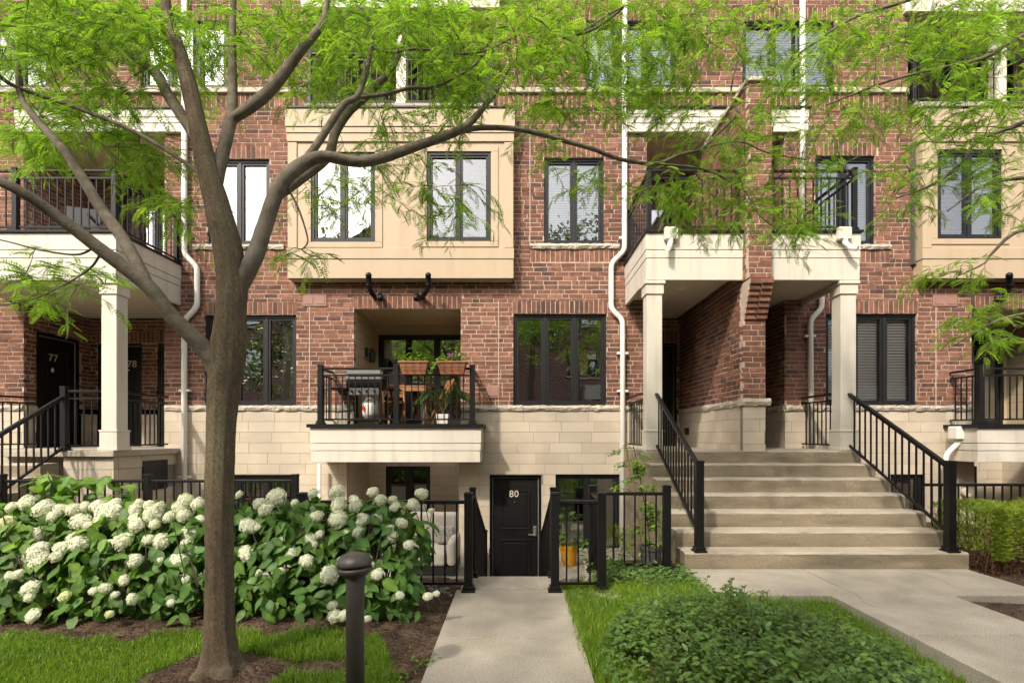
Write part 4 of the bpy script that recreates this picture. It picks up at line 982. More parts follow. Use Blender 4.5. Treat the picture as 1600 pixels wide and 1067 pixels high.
# dark chair on the left balcony, potted plants on the right-hand porch balcony
def deck_chair(x, y, z, lab, rz=0):
    e = empty('patio_chair', (x, y, z)); tag(e, lab, 'chair'); T = Matrix.Translation((x, y, z)) @ Matrix.Rotation(rz, 4, 'Z')
    MB(T).box(-.26, .26, -.25, .27, .38, .42).build('seat', 'wframe', e, bevel=.01); MB(T).bar((0, .27, .4), (0, .36, .92), .5, .03, up=(0, 1, 0)).build('backrest', 'wframe', e)
    for sx in (-.25, .25):
        for sy in (-.23, .25): MB(T).tube([(sx, sy, 0), (sx, sy, .4)], .014, n=6).build('leg', 'black', e)
        MB(T).bar((sx, -.25, .62), (sx, .3, .62), .04, .025).build('armrest', 'black', e)
deck_chair(X_(118, 8.9), 8.9, 4.605, 'dark patio chair on the balcony at the left', .4)
def potted(name, lab, x, y, z, pot, r, hh, lm, n, hgt, size, spread=1.0, cat='plant', st=True):
    e = empty(name, (x, y, z)); tag(e, lab, cat)
    MB().lathe([(r*.74, 0), (r*.97, hh*.82), (r*1.05, hh*.82), (r*1.07, hh), (r*.95, hh), (r*.93, hh*.86), (.01, hh*.86)], (x, y, z), n=22).build('pot', pot, e)
    t = rng.uniform(0, 1, n); a = rng.uniform(0, 6.28, n); rr_ = spread*r*(.35+1.0*np.sin(t*2.6))*np.sqrt(rng.uniform(.1, 1, n))
    pos = np.stack([x+np.cos(a)*rr_, y+np.sin(a)*rr_, z+hh*.95+hgt*t], 1)
    d = np.stack([np.cos(a), np.sin(a), rng.uniform(-.5, .4, n)], 1)
    leaves('foliage', lm, e, pos, d, np.tile([0, 0, 1.], (n, 1))+rnd_dir(n)*.4, rng.uniform(.7, 1.2, n)*size)
    if st:
        for i in range(4): b = R.uniform(0, 6.28); MB().tube([(x, y, z+hh*.85), (x+math.cos(b)*r*.3, y+math.sin(b)*r*.3, z+hh+hgt*.5), (x+math.cos(b)*r*.6, y+math.sin(b)*r*.6, z+hh+hgt*.9)], .004, n=5).build('stem', 'stem', e)
potted('potted_plant', 'lime green potted plant behind the upper porch railing right of the brick party wall', X_(1258, 8.5), 8.5, 4.61, 'darkpot', .12, .2, 'vine', 160, .42, .1, 1.6)
potted('potted_plant', 'leafy plant in a yellow pot beside door 80', X_(889, 8.24), 8.24, TER, 'yellow', .145, .33, 'generic', 46, .5, .15, .9)
potted('potted_plant', 'small plant in a pale pot behind the short fence panel', X_(921, 7.9), 7.9, TER, 'paleceramic', .09, .16, 'vine', 70, .38, .08, 1.3)
# armchair on the patio under the balcony
ax, ay = -1.28, 7.75
e = empty('patio_armchair', (ax, ay, TER)); tag(e, 'beige cushioned armchair on the patio below the central balcony', 'armchair')
bx('frame', 'wframe', e, ax-.42, ax+.42, ay-.38, ay+.4, TER+.05, TER+.2); bx('seat_cushion', 'cushion', e, ax-.3, ax+.3, ay-.4, ay+.3, TER+.2, TER+.4, .05, 3)
bx('armrest', 'cushion', e, ax+.31, ax+.43, ay-.4, ay+.36, TER+.2, TER+.56, .05, 3); bx('armrest', 'cushion', e, ax-.43, ax-.31, ay-.4, ay+.36, TER+.2, TER+.56, .05, 3)
bx('back_cushion', 'cushion', e, ax-.4, ax+.4, ay+.25, ay+.42, TER+.4, TER+.86, .06, 3); bx('throw_pillow', 'stripe', e, ax+.08, ax+.36, ay+.08, ay+.2, TER+.42, TER+.68, .045, 3)
for sx in (-.38, .38):
    for sy in (-.34, .36): bx('leg', 'wframe', e, ax+sx-.02, ax+sx+.02, ay+sy-.02, ay+sy+.02, TER, TER+.05)
# ================================================================ trees
def locust_leaf(NP, droop, ang, wid):
    lf = []; lff = []
    for i in range(NP):     # compound honey-locust leaf: paired leaflets on a drooping rachis
        t = .10+.88*i/(NP-1); z = -droop*t*t; l = 2.0/NP*(1-.55*abs(t-.45)); y0 = .06*math.sin(2.5*t)*droop*4
        for s in (-1, 1):
            l_ = l*R.uniform(.8, 1.1)
            b = np.array([t, y0, z]); dv = np.array([ang+R.uniform(-.15, .15), s*1.0, -.15+R.uniform(-.12, .12)]); dv /= np.linalg.norm(dv); wv = np.array([1, -s*.35, 0]); wv /= np.linalg.norm(wv); k = len(lf)
            lf += [b, b+dv*l_*.5+wv*l_*wid, b+dv*l_, b+dv*l_*.5-wv*l_*wid]; lff += [(k, k+1, k+2), (k, k+2, k+3)] if s > 0 else [(k, k+2, k+1), (k, k+3, k+2)]
    k = len(lf); lf += [np.array([0, .006, 0]), np.array([0, -.006, 0]), np.array([.55, .06*math.sin(1.4)*droop*4, -droop*.3]), np.array([1, .06*math.sin(2.5)*droop*4, -droop])]; lff += [(k, k+1, k+2), (k, k+2, k+3)]
    return np.array(lf), lff
LVAR = [locust_leaf(10, .22, .42, .20), locust_leaf(8, .38, .3, .24), locust_leaf(12, .12, .5, .17), locust_leaf(9, .30, .6, .22)]

def limb(tree, pts, name='limb', m='bark2', n=10, flare=False, jit=.0):
    A = [(*P(a, b, d), w*(.90 if name == 'trunk' else .84)*d/F/2/math.hypot(1, (a-VX)/F)) for a, b, d, w in pts]     # widths were read off a wide-angle view
    Q = catmull(A, 16 if name == 'trunk' else 5); mb = MB(); mb.tube([q[:3] for q in Q], [max(q[3], .0012) for q in Q], n=n, jit=0 if name == 'trunk' else jit)
    if name == 'trunk':     # bark ridges and knots
        kn = [(R.uniform(.1, 3.6), R.uniform(0, 6.28), R.uniform(.03, .085), R.uniform(.05, .1)) for _ in range(26)]
        for i in range(len(Q)):
            c = Vector(Q[i][:3])
            for t in range(n):
                a = 2*math.pi*t/n; k = i*n+t; z = c.z
                s = 1+.022*math.sin(9*a+3.1*math.sin(1.3*z)+.5)+.020*math.sin(17*a+4*math.sin(2.1*z+1)+2*z)+.018*math.sin(29*a-5*math.sin(3*z))+R.uniform(-.012, .012)
                s += .16*max(0, 1-max(z, 0)/.2)**2*math.sin(5*a+.8)
                for kz, ka, kh, kw in kn:
                    if abs(z-kz) < .25: da = (a-ka+math.pi) % (2*math.pi)-math.pi; s += kh*math.exp(-((z-kz)/kw)**2-(da/(kw*7))**2)
                mb.v[k] = tuple(c+(Vector(mb.v[k])-c)*s)
    mb.build(name, m, tree, smooth=True); return Q
def grow(tree, skel, blobs, nleaf=(7, 12), seed=1, mult=1.0, leafsize=(.082, .145), off=()):
    rg = np.random.default_rng(seed); nodes = [np.array(q[:3]) for Q in skel for q in Q]
    bases = []; 
    for (px, py, d, rx, ry, rd, n) in blobs:
        n = int(round(n*mult*(.88 if px > 800 and py < 240 else .85 if px > 800 else 1.15)))
        for _ in range(n):
            v = rg.normal(size=3); v = v/np.linalg.norm(v)*rg.uniform(0, 1)**.4; dd = d+v[1]*rd
            bases.append(np.array(P(px+v[0]*rx*1.2, py+v[2]*ry*1.15, dd+rg.uniform(-.3, .5))))
    for (x, y, z, rx, ry, rz, n) in off:
        for _ in range(n):
            v = rg.normal(size=3); v = v/np.linalg.norm(v)*rg.uniform(0, 1)**.33; bases.append(np.array([x+v[0]*rx, y+v[1]*ry, z+v[2]*rz]))
    N = np.zeros((len(nodes)+len(bases)*6, 3)); N[:len(nodes)] = nodes; cnt = len(nodes)
    todo = np.array(bases); dist = np.min(np.linalg.norm(todo[:, None]-N[None, :cnt:2], axis=2), axis=1)
    tw = MB(); LP_, LD, LU = [], [], []
    for i in np.argsort(dist):
        b = todo[i]; dd = np.linalg.norm(N[:cnt]-b, axis=1); j = int(dd.argmin()); a = N[j].copy(); L = dd[j]
        k = max(2, int(L/.16)+1); up = np.array([0, 0, .10*L]); q = []
        for t in np.linspace(0, 1, k+1):
            p = a+(b-a)*t+up*math.sin(t*math.pi)+(rg.normal(size=3)*.018*L**.5 if 0 < t < 1 else 0); q.append(p)
        ext = nrm(b-a+rg.normal(size=3)*.35*L)*np.array([1, 1, .5]); l2 = rg.uniform(.16, .34); e1 = b+ext*l2*.5+[0, 0, -.01]; e2 = b+ext*l2+[0, 0, -.06*rg.uniform(.3, 1.4)]
        q += [e1, e2]; r0 = .0022+.0026*min(L, 1.2)
        tw.tube(q, list(np.linspace(r0, .0011, len(q))), n=4, cap=False)
        for p in q[1:-1]:
            if cnt < len(N): N[cnt] = p; cnt += 1
        nl = int(rg.integers(*nleaf)); sg = 1
        path = np.array(q[-4:] if len(q) >= 4 else q)
        for m_ in range(nl):
            f = (m_+.5)/nl*(len(path)-1); kk = min(int(f), len(path)-2); p = path[kk]+(path[kk+1]-path[kk])*(f-kk); tn = nrm(path[kk+1]-path[kk])
            sd = nrm(np.cross(tn, [0, 0, 1.])+1e-6); sg = -sg
            d = tn*.75+sd*sg*rg.uniform(.6, 1.1)+rg.normal(size=3)*.22+[0, 0, -.18]
            LP_.append(p); LD.append(d); LU.append(np.array([0, 0, 1.])+rg.normal(size=3)*.38)
    tw.build('twigs', 'twig', tree)['kind'] = 'stuff'
    n = len(LP_); Fm = frames(np.array(LD), np.array(LU)); LP_ = np.array(LP_); szs = rg.uniform(*leafsize, n); cg = greens(n, .34, .42); Vs, Fcs, Cs, o_ = [], [], [], 0
    for vi, (lv, lt) in enumerate(LVAR):
        q = slice(vi, None, len(LVAR)); V, Fc, C = scatter(lv, lt, Fm[q], LP_[q], szs[q], cg[q]); Vs.append(V); Fcs.append(Fc+o_); Cs.append(C); o_ += len(V)
    V, Fc, C = np.vstack(Vs), np.vstack(Fcs), np.vstack(Cs)
    np_mesh('crown', V, Fc, MT['locust'], tree, C)['kind'] = 'stuff'
base = P(344, 1045, 3.46)
T1 = empty('honey_locust', (base.x, base.y, -.03)); tag(T1, 'honey locust tree with forking trunk growing before the hydrangeas', 'tree')
trunk = limb(T1, [(343, 1075, 3.44, 128), (343, 1050, 3.45, 100), (343, 1036, 3.46, 82), (343, 1018, 3.46, 66), (343, 990, 3.46, 57), (343, 950, 3.46, 53), (343, 880, 3.46, 50), (343, 780, 3.46, 50), (345, 680, 3.46, 52), (349, 615, 3.46, 57), (356, 555, 3.47, 62), (361, 490, 3.48, 55), (363, 440, 3.5, 53), (354, 380, 3.5, 52), (339, 320, 3.52, 45), (328, 280, 3.55, 40), (309, 197, 3.6, 33), (293, 126, 3.65, 30), (280, 80, 3.7, 25), (262, 25, 3.8, 20), (255, -60, 3.9, 14), (240, -200, 4, 8)], 'trunk', 'bark', 56, jit=.018)
trunk = trunk[::3]
SK = [trunk]
for pts in (
 [(350, 600, 3.46, 44), (322, 548, 3.42, 38), (267, 493, 3.35, 34), (232, 448, 3.3, 33), (160, 392, 3.2, 31), (84, 334, 3.1, 28), (28, 297, 3.0, 26), (-40, 265, 2.95, 22), (-140, 200, 2.9, 16), (-260, 80, 2.8, 9)],
 [(236, 455, 3.3, 26), (197, 381, 3.35, 28), (157, 325, 3.4, 26), (130, 280, 3.45, 24), (98, 233, 3.5, 21), (51, 180, 3.55, 17), (31, 146, 3.6, 14), (27, 93, 3.65, 11), (8, 56, 3.7, 9), (-20, 0, 3.75, 6), (-60, -90, 3.8, 4)],
 [(318, 285, 3.55, 10), (300, 262, 3.55, 9), (214, 208, 3.6, 9), (126, 171, 3.65, 10), (31, 138, 3.6, 10), (0, 120, 3.5, 11), (-60, 70, 3.4, 8)],
 [(312, 225, 3.6, 22), (290, 190, 3.7, 24), (261, 146, 3.9, 24), (239, 110, 4.0, 22), (180, 70, 4.2, 16), (120, 20, 4.4, 10), (80, -60, 4.5, 6)],
 [(335, 310, 3.54, 24), (343, 261, 3.6, 26), (357, 202, 3.7, 25), (363, 169, 3.75, 22), (363, 84, 3.9, 16), (364, 20, 4.0, 13), (368, -80, 4.1, 8)],
 [(358, 190, 3.72, 18), (394, 165, 3.72, 24), (428, 135, 3.75, 22), (470, 79, 3.8, 18), (504, 37, 3.85, 14), (512, 0, 3.9, 10), (540, -100, 4, 6)],
 [(366, 460, 3.5, 40), (398, 400, 3.52, 35), (414, 353, 3.55, 31), (436, 292, 3.6, 29), (465, 262, 3.65, 28), (504, 245, 3.7, 22), (557, 253, 3.8, 20), (597, 247, 3.9, 20), (653, 228, 4.0, 17), (709, 208, 4.1, 15), (735, 191, 4.15, 13), (760, 163, 4.2, 10), (777, 140, 4.2, 8), (800, 95, 4.2, 5)],
 [(712, 206, 4.11, 11), (750, 200, 4.2, 10), (799, 201, 4.3, 9.5), (837, 208, 4.4, 9), (884, 221, 4.5, 8.5), (926, 233, 4.6, 8), (969, 249, 4.7, 7.5), (1025, 256, 4.8, 7), (1061, 242, 4.85, 6.5), (1095, 233, 4.9, 6), (1125, 205, 4.95, 5), (1151, 177, 5.0, 4.5), (1142, 146, 5.0, 4), (1151, 98, 5.05, 3.2), (1163, 37, 5.1, 2.5)],
 [(1085, 236, 4.88, 4.5), (1120, 226, 4.95, 4.2), (1160, 222, 5, 4), (1200, 239, 5, 3.2), (1260, 250, 5.1, 2)],
 [(1025, 256, 4.8, 4.5), (1085, 262, 4.9, 4.2), (1126, 275, 5, 3.8), (1165, 300, 5, 3.2), (1180, 330, 5, 2.6), (1215, 360, 5, 2)],
 [(468, 262, 3.66, 16), (496, 225, 3.7, 15), (535, 166, 3.8, 13), (557, 152, 3.85, 11), (571, 118, 3.9, 9), (580, 70, 3.95, 8), (577, 34, 4, 6), (557, 6, 4, 5), (530, -70, 4, 3)],
 [(556, 153, 3.85, 8), (600, 148, 3.95, 7.5), (640, 138, 4, 7), (681, 135, 4.1, 6.5), (735, 107, 4.2, 5.5), (770, 70, 4.3, 4), (820, 40, 4.35, 3)],
 [(580, 75, 3.95, 6), (610, 83, 4, 5.5), (650, 77, 4.05, 5), (740, 84, 4.2, 4), (800, 60, 4.3, 3)],
 [(432, 305, 3.62, 24), (470, 278, 3.9, 22), (512, 245, 4.1, 19), (524, 208, 4.2, 17), (546, 174, 4.3, 16), (574, 149, 4.4, 15), (608, 112, 4.5, 13), (625, 81, 4.6, 10), (633, 51, 4.7, 8), (640, 0, 4.8, 6), (660, -90, 4.9, 4)],
 [(150, 385, 3.2, 6), (120, 398, 3.25, 5), (60, 390, 3.3, 4), (0, 375, 3.35, 3.5), (-60, 370, 3.4, 2.5)],
 [(160, 392, 3.2, 6), (140, 420, 3.25, 5), (100, 445, 3.3, 4), (50, 468, 3.35, 3.2), (-20, 480, 3.4, 2.5)],
 [(448, 292, 3.62, 5), (466, 325, 3.65, 4), (481, 375, 3.7, 3.2), (473, 392, 3.7, 2.8), (505, 405, 3.75, 2)],
 [(880, 60, 4.5, 5), (930, 45, 4.6, 5), (975, 10, 4.6, 4), (900, 55, 4.5, 3)],
 ): SK.append(limb(T1, pts, 'limb', 'bark2', 12 if pts[0][3] > 15 else 7, jit=.012))
BL1 = [(60, 50, 3.7, 95, 70, .5, 30), (170, 40, 3.9, 90, 55, .5, 28), (50, 200, 4.0, 80, 50, .5, 16), (150, 150, 4.2, 80, 60, .5, 20), (240, 50, 4.2, 70, 60, .6, 18), (230, 260, 4.3, 55, 55, .3, 13), (60, 435, 3.5, 75, 45, .25, 9),
 (390, 50, 4.2, 80, 55, .6, 18), (320, 130, 4.6, 50, 60, .4, 6), (520, 50, 4.2, 80, 55, .5, 22), (520, 130, 4.5, 70, 40, .4, 12), (660, 30, 4.2, 80, 50, .5, 26), (740, 100, 4.3, 60, 60, .4, 18), (600, 270, 4.4, 90, 50, .3, 9), (700, 320, 4.4, 60, 60, .3, 5), (510, 310, 4.3, 50, 40, .3, 5), (480, 400, 3.8, 40, 15, .1, 2),
 (640, 190, 4.4, 90, 30, .3, 6), (840, 50, 4.4, 80, 60, .5, 28), (870, 130, 4.6, 80, 60, .5, 24), (960, 50, 4.6, 80, 60, .5, 28), (970, 150, 4.8, 70, 40, .4, 13), (1060, 50, 4.8, 70, 60, .5, 22), (1050, 150, 4.9, 80, 50, .4, 14), (1150, 60, 5, 70, 60, .5, 18), (1130, 190, 5.0, 80, 50, .4, 14),
 (1060, 290, 5.0, 60, 35, .3, 12), (1130, 325, 5.0, 90, 40, .3, 20), (1230, 350, 5.0, 50, 40, .3, 12), (1200, 260, 5.2, 60, 50, .3, 8), (920, 275, 4.6, 40, 35, .2, 4), (850, 230, 4.5, 50, 25, .2, 3), (280, 330, 3.9, 20, 30, .1, 3)]
OFF1 = [(-3.6, 3.2, 5.9, 1.6, 1.6, .9, 70), (-1.6, 3.0, 6.3, 1.8, 1.8, 1.0, 90), (.4, 3.8, 6.2, 1.6, 1.5, .9, 70), (-.6, 1.8, 5.6, 1.6, 1.0, .7, 40), (2.2, 4.3, 6.0, 1.2, 1.2, .7, 40), (-2.4, 4.6, 6.8, 1.6, 1.2, .8, 40)]
grow(T1, SK, BL1, seed=3, mult=2.8, off=OFF1)
# second tree, its trunk beyond the right edge
T2 = empty('honey_locust', (6.2, 4.3, -.03)); tag(T2, 'honey locust tree overhanging from beyond the right edge', 'tree')
S2 = []
def limb3(pts, name='limb', m='bark2', n=10):
    Q = catmull(pts, 5); MB().tube([q[:3] for q in Q], [q[3] for q in Q], n=n, jit=.012).build(name, m, T2, smooth=True); S2.append(Q)
limb3([(6.2, 4.3, -.1, .17), (6.2, 4.3, .6, .13), (6.18, 4.3, 1.8, .12), (6.1, 4.35, 3.0, .1), (6.0, 4.4, 4.4, .08), (5.9, 4.5, 6.0, .05), (5.8, 4.5, 7.6, .02)], 'trunk', 'bark', 18)
def toP(pts): return [(*P(a, b, d), w*d/F/2) for a, b, d, w in pts]
for st, pts in (((6.05, 4.37, 3.6, .05), [(1700, 40, 4.4, 12), (1600, 56, 4.4, 8), (1537, 91, 4.5, 6), (1453, 110, 4.6, 4.5), (1380, 130, 4.8, 3.5), (1290, 165, 5.0, 2.5)]),
                ((6.1, 4.35, 3.0, .05), [(1720, 170, 4.4, 10), (1580, 200, 4.45, 7), (1523, 225, 4.5, 6), (1504, 253, 4.55, 5), (1461, 287, 4.6, 4), (1400, 310, 4.7, 2.5)]),
                ((6.12, 4.34, 2.7, .04), [(1720, 270, 4.4, 8), (1600, 278, 4.4, 6), (1537, 290, 4.45, 4), (1480, 330, 4.5, 2.5)]),
                ((6.15, 4.32, 2.4, .04), [(1740, 330, 4.4, 8), (1600, 358, 4.4, 6), (1551, 395, 4.45, 4), (1537, 412, 4.45, 3), (1500, 430, 4.5, 2)]),
                ((6.18, 4.3, 2.1, .04), [(1760, 430, 4.35, 7), (1640, 480, 4.35, 5), (1560, 500, 4.4, 3), (1490, 540, 4.4, 2)]),
                ((6.0, 4.4, 4.4, .05), [(1750, -120, 4.6, 14), (1560, -60, 4.7, 10), (1420, 0, 4.9, 6), (1330, 30, 5.0, 4), (1240, 90, 5.1, 3)])):
    limb3([st]+toP(pts), n=8)
BL2 = [(1250, 110, 5.0, 70, 60, .4, 18), (1330, 60, 5, 80, 60, .4, 18), (1330, 170, 5, 70, 45, .4, 14), (1430, 50, 4.7, 80, 55, .4, 22), (1540, 50, 4.4, 80, 60, .4, 26), (1545, 170, 4.4, 70, 55, .4, 22), (1440, 150, 4.6, 60, 50, .4, 10), (1490, 255, 4.6, 80, 50, .3, 14), (1565, 300, 4.5, 55, 55, .3, 12), (1420, 300, 4.7, 55, 45, .3, 6), (1500, 425, 4.45, 60, 20, .2, 6), (1545, 500, 4.4, 60, 35, .2, 14), (1300, 260, 4.9, 60, 35, .3, 6)]
OFF2 = [(5.4, 4.0, 6.2, 1.8, 1.8, 1.2, 60), (4.0, 3.4, 5.6, 1.4, 1.4, .7, 40), (7.5, 4, 5, 1.3, 1.5, 1.5, 50)]
grow(T2, S2, BL2, seed=5, mult=2.4, off=OFF2)

# ================================================================ hydrangeas
HV = []
def hleaf_mesh(i):
    n = 6; vs = []; fs = []
    for t in range(n+1):
        u = t/n; w = .36*math.sin(math.pi*min(1, u*.97+.02))**.75*(1-.35*u); w = max(w, .01)
        zc = -.28*u*u+.03*math.sin(9*u+i); e = .09+.02*i
        wig = .012*math.sin(17*u+i)
        vs += [(u, w+wig, zc+e*w/.36*.5), (u, 0, zc), (u, -w-wig, zc+e*w/.36*.5)]
    for t in range(n): a = t*3; fs += [(a, a+1, a+4, a+3), (a+1, a+2, a+5, a+4)]
    return np.array(vs), fs
HL = [hleaf_mesh(i) for i in range(3)]
hmesh = []
for v, f in HL:
    for k in range(3):
        me = bpy.data.meshes.new('hydrangea_leaf'); me.from_pydata([tuple(p) for p in v], [], f); a = me.attributes.new('col', 'FLOAT_COLOR', 'POINT'); c = ((.85, .9, .9), (1.05, 1.0, .9), (1.5, 1.3, .8))[k]
        a.data.foreach_set('color', [t for q, _ in enumerate(v) for t in (*[e*(1.30 if q % 3 == 1 else .92) for e in c], 1)]); me.polygons.foreach_set('use_smooth', [True]*len(f)); me.materials.append(MT['hleaf']); hmesh.append(me)
fl4 = []; fl4f = []
for t in range(4):
    a = t*math.pi/2; c, s = math.cos(a), math.sin(a); k = len(fl4)
    for u, w, z in ((0, 0, 0), (.55, .42, .10), (1.0, 0, .16), (.55, -.42, .10)): fl4.append((c*u-s*w, s*u+c*w, z))
    fl4f += [(k, k+1, k+2), (k, k+2, k+3)]
fl4 = np.array(fl4)
heads = []
for i in range(6):     # flower head: many four-petalled florets over a flattened dome
    n = 250; ga = math.pi*(3-5**.5); u = (np.arange(n)+.5)/n; ph = u*1.0*1.72; th = ga*np.arange(n)+i
    d = np.stack([np.cos(th)*np.sin(np.pi*u**.9*.62), np.sin(th)*np.sin(np.pi*u**.9*.62), np.cos(np.pi*u**.9*.62)], 1)
    lump = 1+.06*np.sin(5*th+i)*np.sin(3*ph)+.10*np.sin(2*th+1.7*i)*np.sin(2*ph)+rng.normal(0, .05, n)
    pos = d*lump[:, None]*np.array([.5, .5, .40]); up = nrm(d+rng.normal(0, .28, (n, 3))); ax = nrm(np.cross(up, rng.normal(size=(n, 3))))
    cc = np.clip(rng.normal(1, .06, (n, 1)), .8, 1.08)*np.array([[1, 1, .98]])*(np.array([[1, 1.02, .72]]) if i == 5 else 1)
    V, Fc, C = scatter(fl4, fl4f, frames(ax, up), pos, rng.uniform(.066, .088, n), cc)
    core = MB().lathe([(.05, -.12), (.34, -.10), (.43, .02), (.40, .16), (.28, .28), (.1, .345)], n=14)
    cv = np.array(core.v); cf = [tri for f in core.f for tri in [(f[0], f[j], f[j+1]) for j in range(1, len(f)-1)]]
    off = len(V); V = np.vstack([V, cv]); Fc = np.vstack([Fc, np.array(cf)+off]); C = np.vstack([C, np.tile([.62, .66, .42], (len(cv), 1))])
    o = np_mesh('flower_head', V, Fc, MT['petal'], None, C); heads.append(o.data); bpy.data.objects.remove(o)
HZ = [(a/3.5575, 767+b/3.5575, s/3.5575) for a, b, s in ((150, 65, 100), (70, 90, 80), (240, 100, 130), (340, 100, 80), (410, 105, 90), (470, 85, 65), (300, 140, 90), (545, 85, 95), (610, 120, 140), (645, 70, 75), (565, 165, 80), (775, 65, 50), (830, 80, 70), (755, 105, 85), (745, 145, 70), (885, 90, 70), (850, 130, 120), (1035, 55, 100), (1100, 70, 90), (1000, 95, 90), (945, 145, 80), (760, 185, 120), (860, 185, 75), (40, 180, 100), (450, 170, 115), (495, 195, 70), (1110, 160, 70), (205, 245, 100), (405, 260, 70), (445, 290, 120), (350, 315, 100), (205, 345, 150), (220, 385, 120), (320, 360, 80), (610, 300, 80), (685, 280, 110), (825, 270, 70), (900, 280, 110), (1055, 235, 105), (1040, 285, 80), (1085, 330, 70), (750, 388, 100), (1000, 390, 110), (890, 385, 50), (690, 495, 65), (1040, 485, 70), (170, 540, 95), (165, 585, 70), (360, 585, 70), (520, 555, 55), (585, 540, 70), (640, 575, 50), (735, 600, 70), (950, 620, 50), (610, 685, 55), (185, 692, 90), (1330, 20, 50), (1385, 195, 110), (1375, 345, 100), (1200, 130, 90), (1230, 250, 100))]
HZ += [(400+a/3.5575, 767+b/3.5575, s/3.5575) for a, b, s in ((320, 15, 80), (450, 10, 100), (650, 5, 70), (920, 15, 80), (115, 35, 120), (20, 70, 80), (55, 105, 100), (215, 65, 50), (460, 75, 100), (545, 50, 70), (555, 85, 90), (695, 50, 75), (760, 50, 60), (770, 90, 70), (870, 75, 75), (975, 110, 40), (335, 145, 85), (455, 160, 110), (590, 165, 90), (670, 155, 80), (810, 180, 75), (570, 230, 80), (505, 245, 60), (745, 210, 55), (755, 255, 75), (10, 200, 60), (355, 240, 60), (300, 270, 90), (310, 295, 70), (155, 260, 65), (105, 290, 70), (70, 305, 60), (190, 345, 75), (5, 340, 40), (280, 390, 90), (125, 450, 75), (410, 465, 115), (850, 300, 70), (675, 465, 80), (640, 410, 50), (800, 580, 60), (425, 635, 60), (435, 695, 90), (490, 690, 70), (620, 710, 50), (955, 585, 60), (1003, 570, 40))]
for q in range(8):     # further heads between the larger ones
    HZ.append((R.uniform(5, 655), 772+R.uniform(0, 1)**1.4*170, R.uniform(13, 24)))
HC = [(-5.0, 'fullest at the photo edge'), (-4.2, ''), (-3.45, ''), (-2.7, ''), (-1.95, ''), (-1.25, '')]
HLAB = ['hydrangea bush cut off by the left edge, white heads above bright leaves', 'white hydrangea bush with tight clusters of heads, second from the left edge', 'white hydrangea bush left of the tree trunk, below the vine on the fence',
        'white hydrangea bush immediately left of the tree trunk', 'white hydrangea bush just right of the tree trunk', 'white hydrangea bush at the end nearest the garden path, behind the bollard']
def prof(v):   # front profile of the hedge, v 0 at the foot, 1 on the crest, on to 1.6 down the back
    y = np.where(v < 1, 4.22+.60*v**1.5, 4.82+.55*(v-1)/.6); z = np.where(v < 1, .08+.86*np.sin(np.clip(v, 0, 1)*np.pi/2)**.9, .94-.75*((v-1)/.6)**2); return y, z
bushes = []
for i, (xc, _) in enumerate(HC):
    H = empty('hydrangea', (xc, 4.75, 0)); tag(H, HLAB[i], 'shrub', 'white hydrangeas along the fence'); bushes.append(H); off = Vector((xc, 4.75, 0))
    def sample(n, lo, hi, inset):
        v = rng.uniform(lo, hi, n); x = xc+rng.uniform(-.46, .46, n); y, z = prof(v); y2, z2 = prof(v+.02); ty, tz = y2-y, z2-z; l = np.hypot(ty, tz); ny, nz = -tz/l, ty/l
        bul = 1-.16*((x-xc)/.46)**2; ins = inset
        if i == 5: endf = np.clip((x-(xc+.18))/.3, 0, 1); z = z*(1-.28*endf**2); nx_ = .8*endf
        else: nx_ = (x-xc)*.7
        y = y+(1-bul)*1.0; z = z*bul
        Nn = nrm(np.stack([nx_+0*ny, ny, nz], 1)); pos = np.stack([x, y, z], 1)-Nn*ins[:, None]; return pos, Nn, v
    n = 150; pos, Nn, v = sample(n, -.03, 1.08, rng.uniform(-.05, .04, n))
    d = np.stack([rng.normal(0, .75, n), -.35+rng.normal(0, .3, n), -.55+rng.normal(0, .35, n)], 1); up = nrm(Nn*.8+np.array([0, 0, .75])+rng.normal(0, .28, (n, 3)))
    Rm = frames(d, up); sz = rng.uniform(.09, .16, n)
    for q in range(n):
        me = hmesh[(R.randrange(3))*3+(2 if (i < 3 and R.random() < .5) or R.random() < .08 else R.randrange(2))]  # left bushes get more yellow-bright leaves, sunlight put into their colour
        o = link(bpy.data.objects.new('leaf', me), H); M_ = Matrix([list(Rm[q][0]), list(Rm[q][1]), list(Rm[q][2])]).to_4x4()
        o.matrix_basis = Matrix.Translation(Vector(pos[q])-off) @ M_ @ Matrix.Scale(sz[q], 4)
    n = 760; pos, Nn, v = sample(n, -.05, 1.5, rng.uniform(.0, .26, n))
    d = np.stack([rng.normal(0, .8, n), -.3+rng.normal(0, .4, n), -.5+rng.normal(0, .4, n)], 1); up = nrm(Nn*.7+np.array([0, 0, .7])+rng.normal(0, .35, (n, 3)))
    tri = [t for f in HL[0][1] for t in ((f[0], f[1], f[2]), (f[0], f[2], f[3]))]
    V, Fc, C = scatter(HL[0][0], tri, frames(d, up), pos, rng.uniform(.085, .15, n), greens(n, .18, .3 if i < 3 else .12))  # inner leaves of the left bushes are tinted yellower for sun too
    np_mesh('foliage', V, Fc, MT['hleaf'], H, C, True)['kind'] = 'stuff'
    st = MB()
    for q in range(26):
        a = xc+R.uniform(-.2, .2); b = 4.72+R.uniform(-.12, .2); e_ = Vector((a+R.uniform(-.3, .3), b+R.uniform(-.35, .2), R.uniform(.55, .9))); st.tube([(a, b, -.02), Vector((a, b, 0))*.45+e_*.5, e_], [.006, .005, .003], n=5, cap=False)
    st.build('stems', 'twig', H)
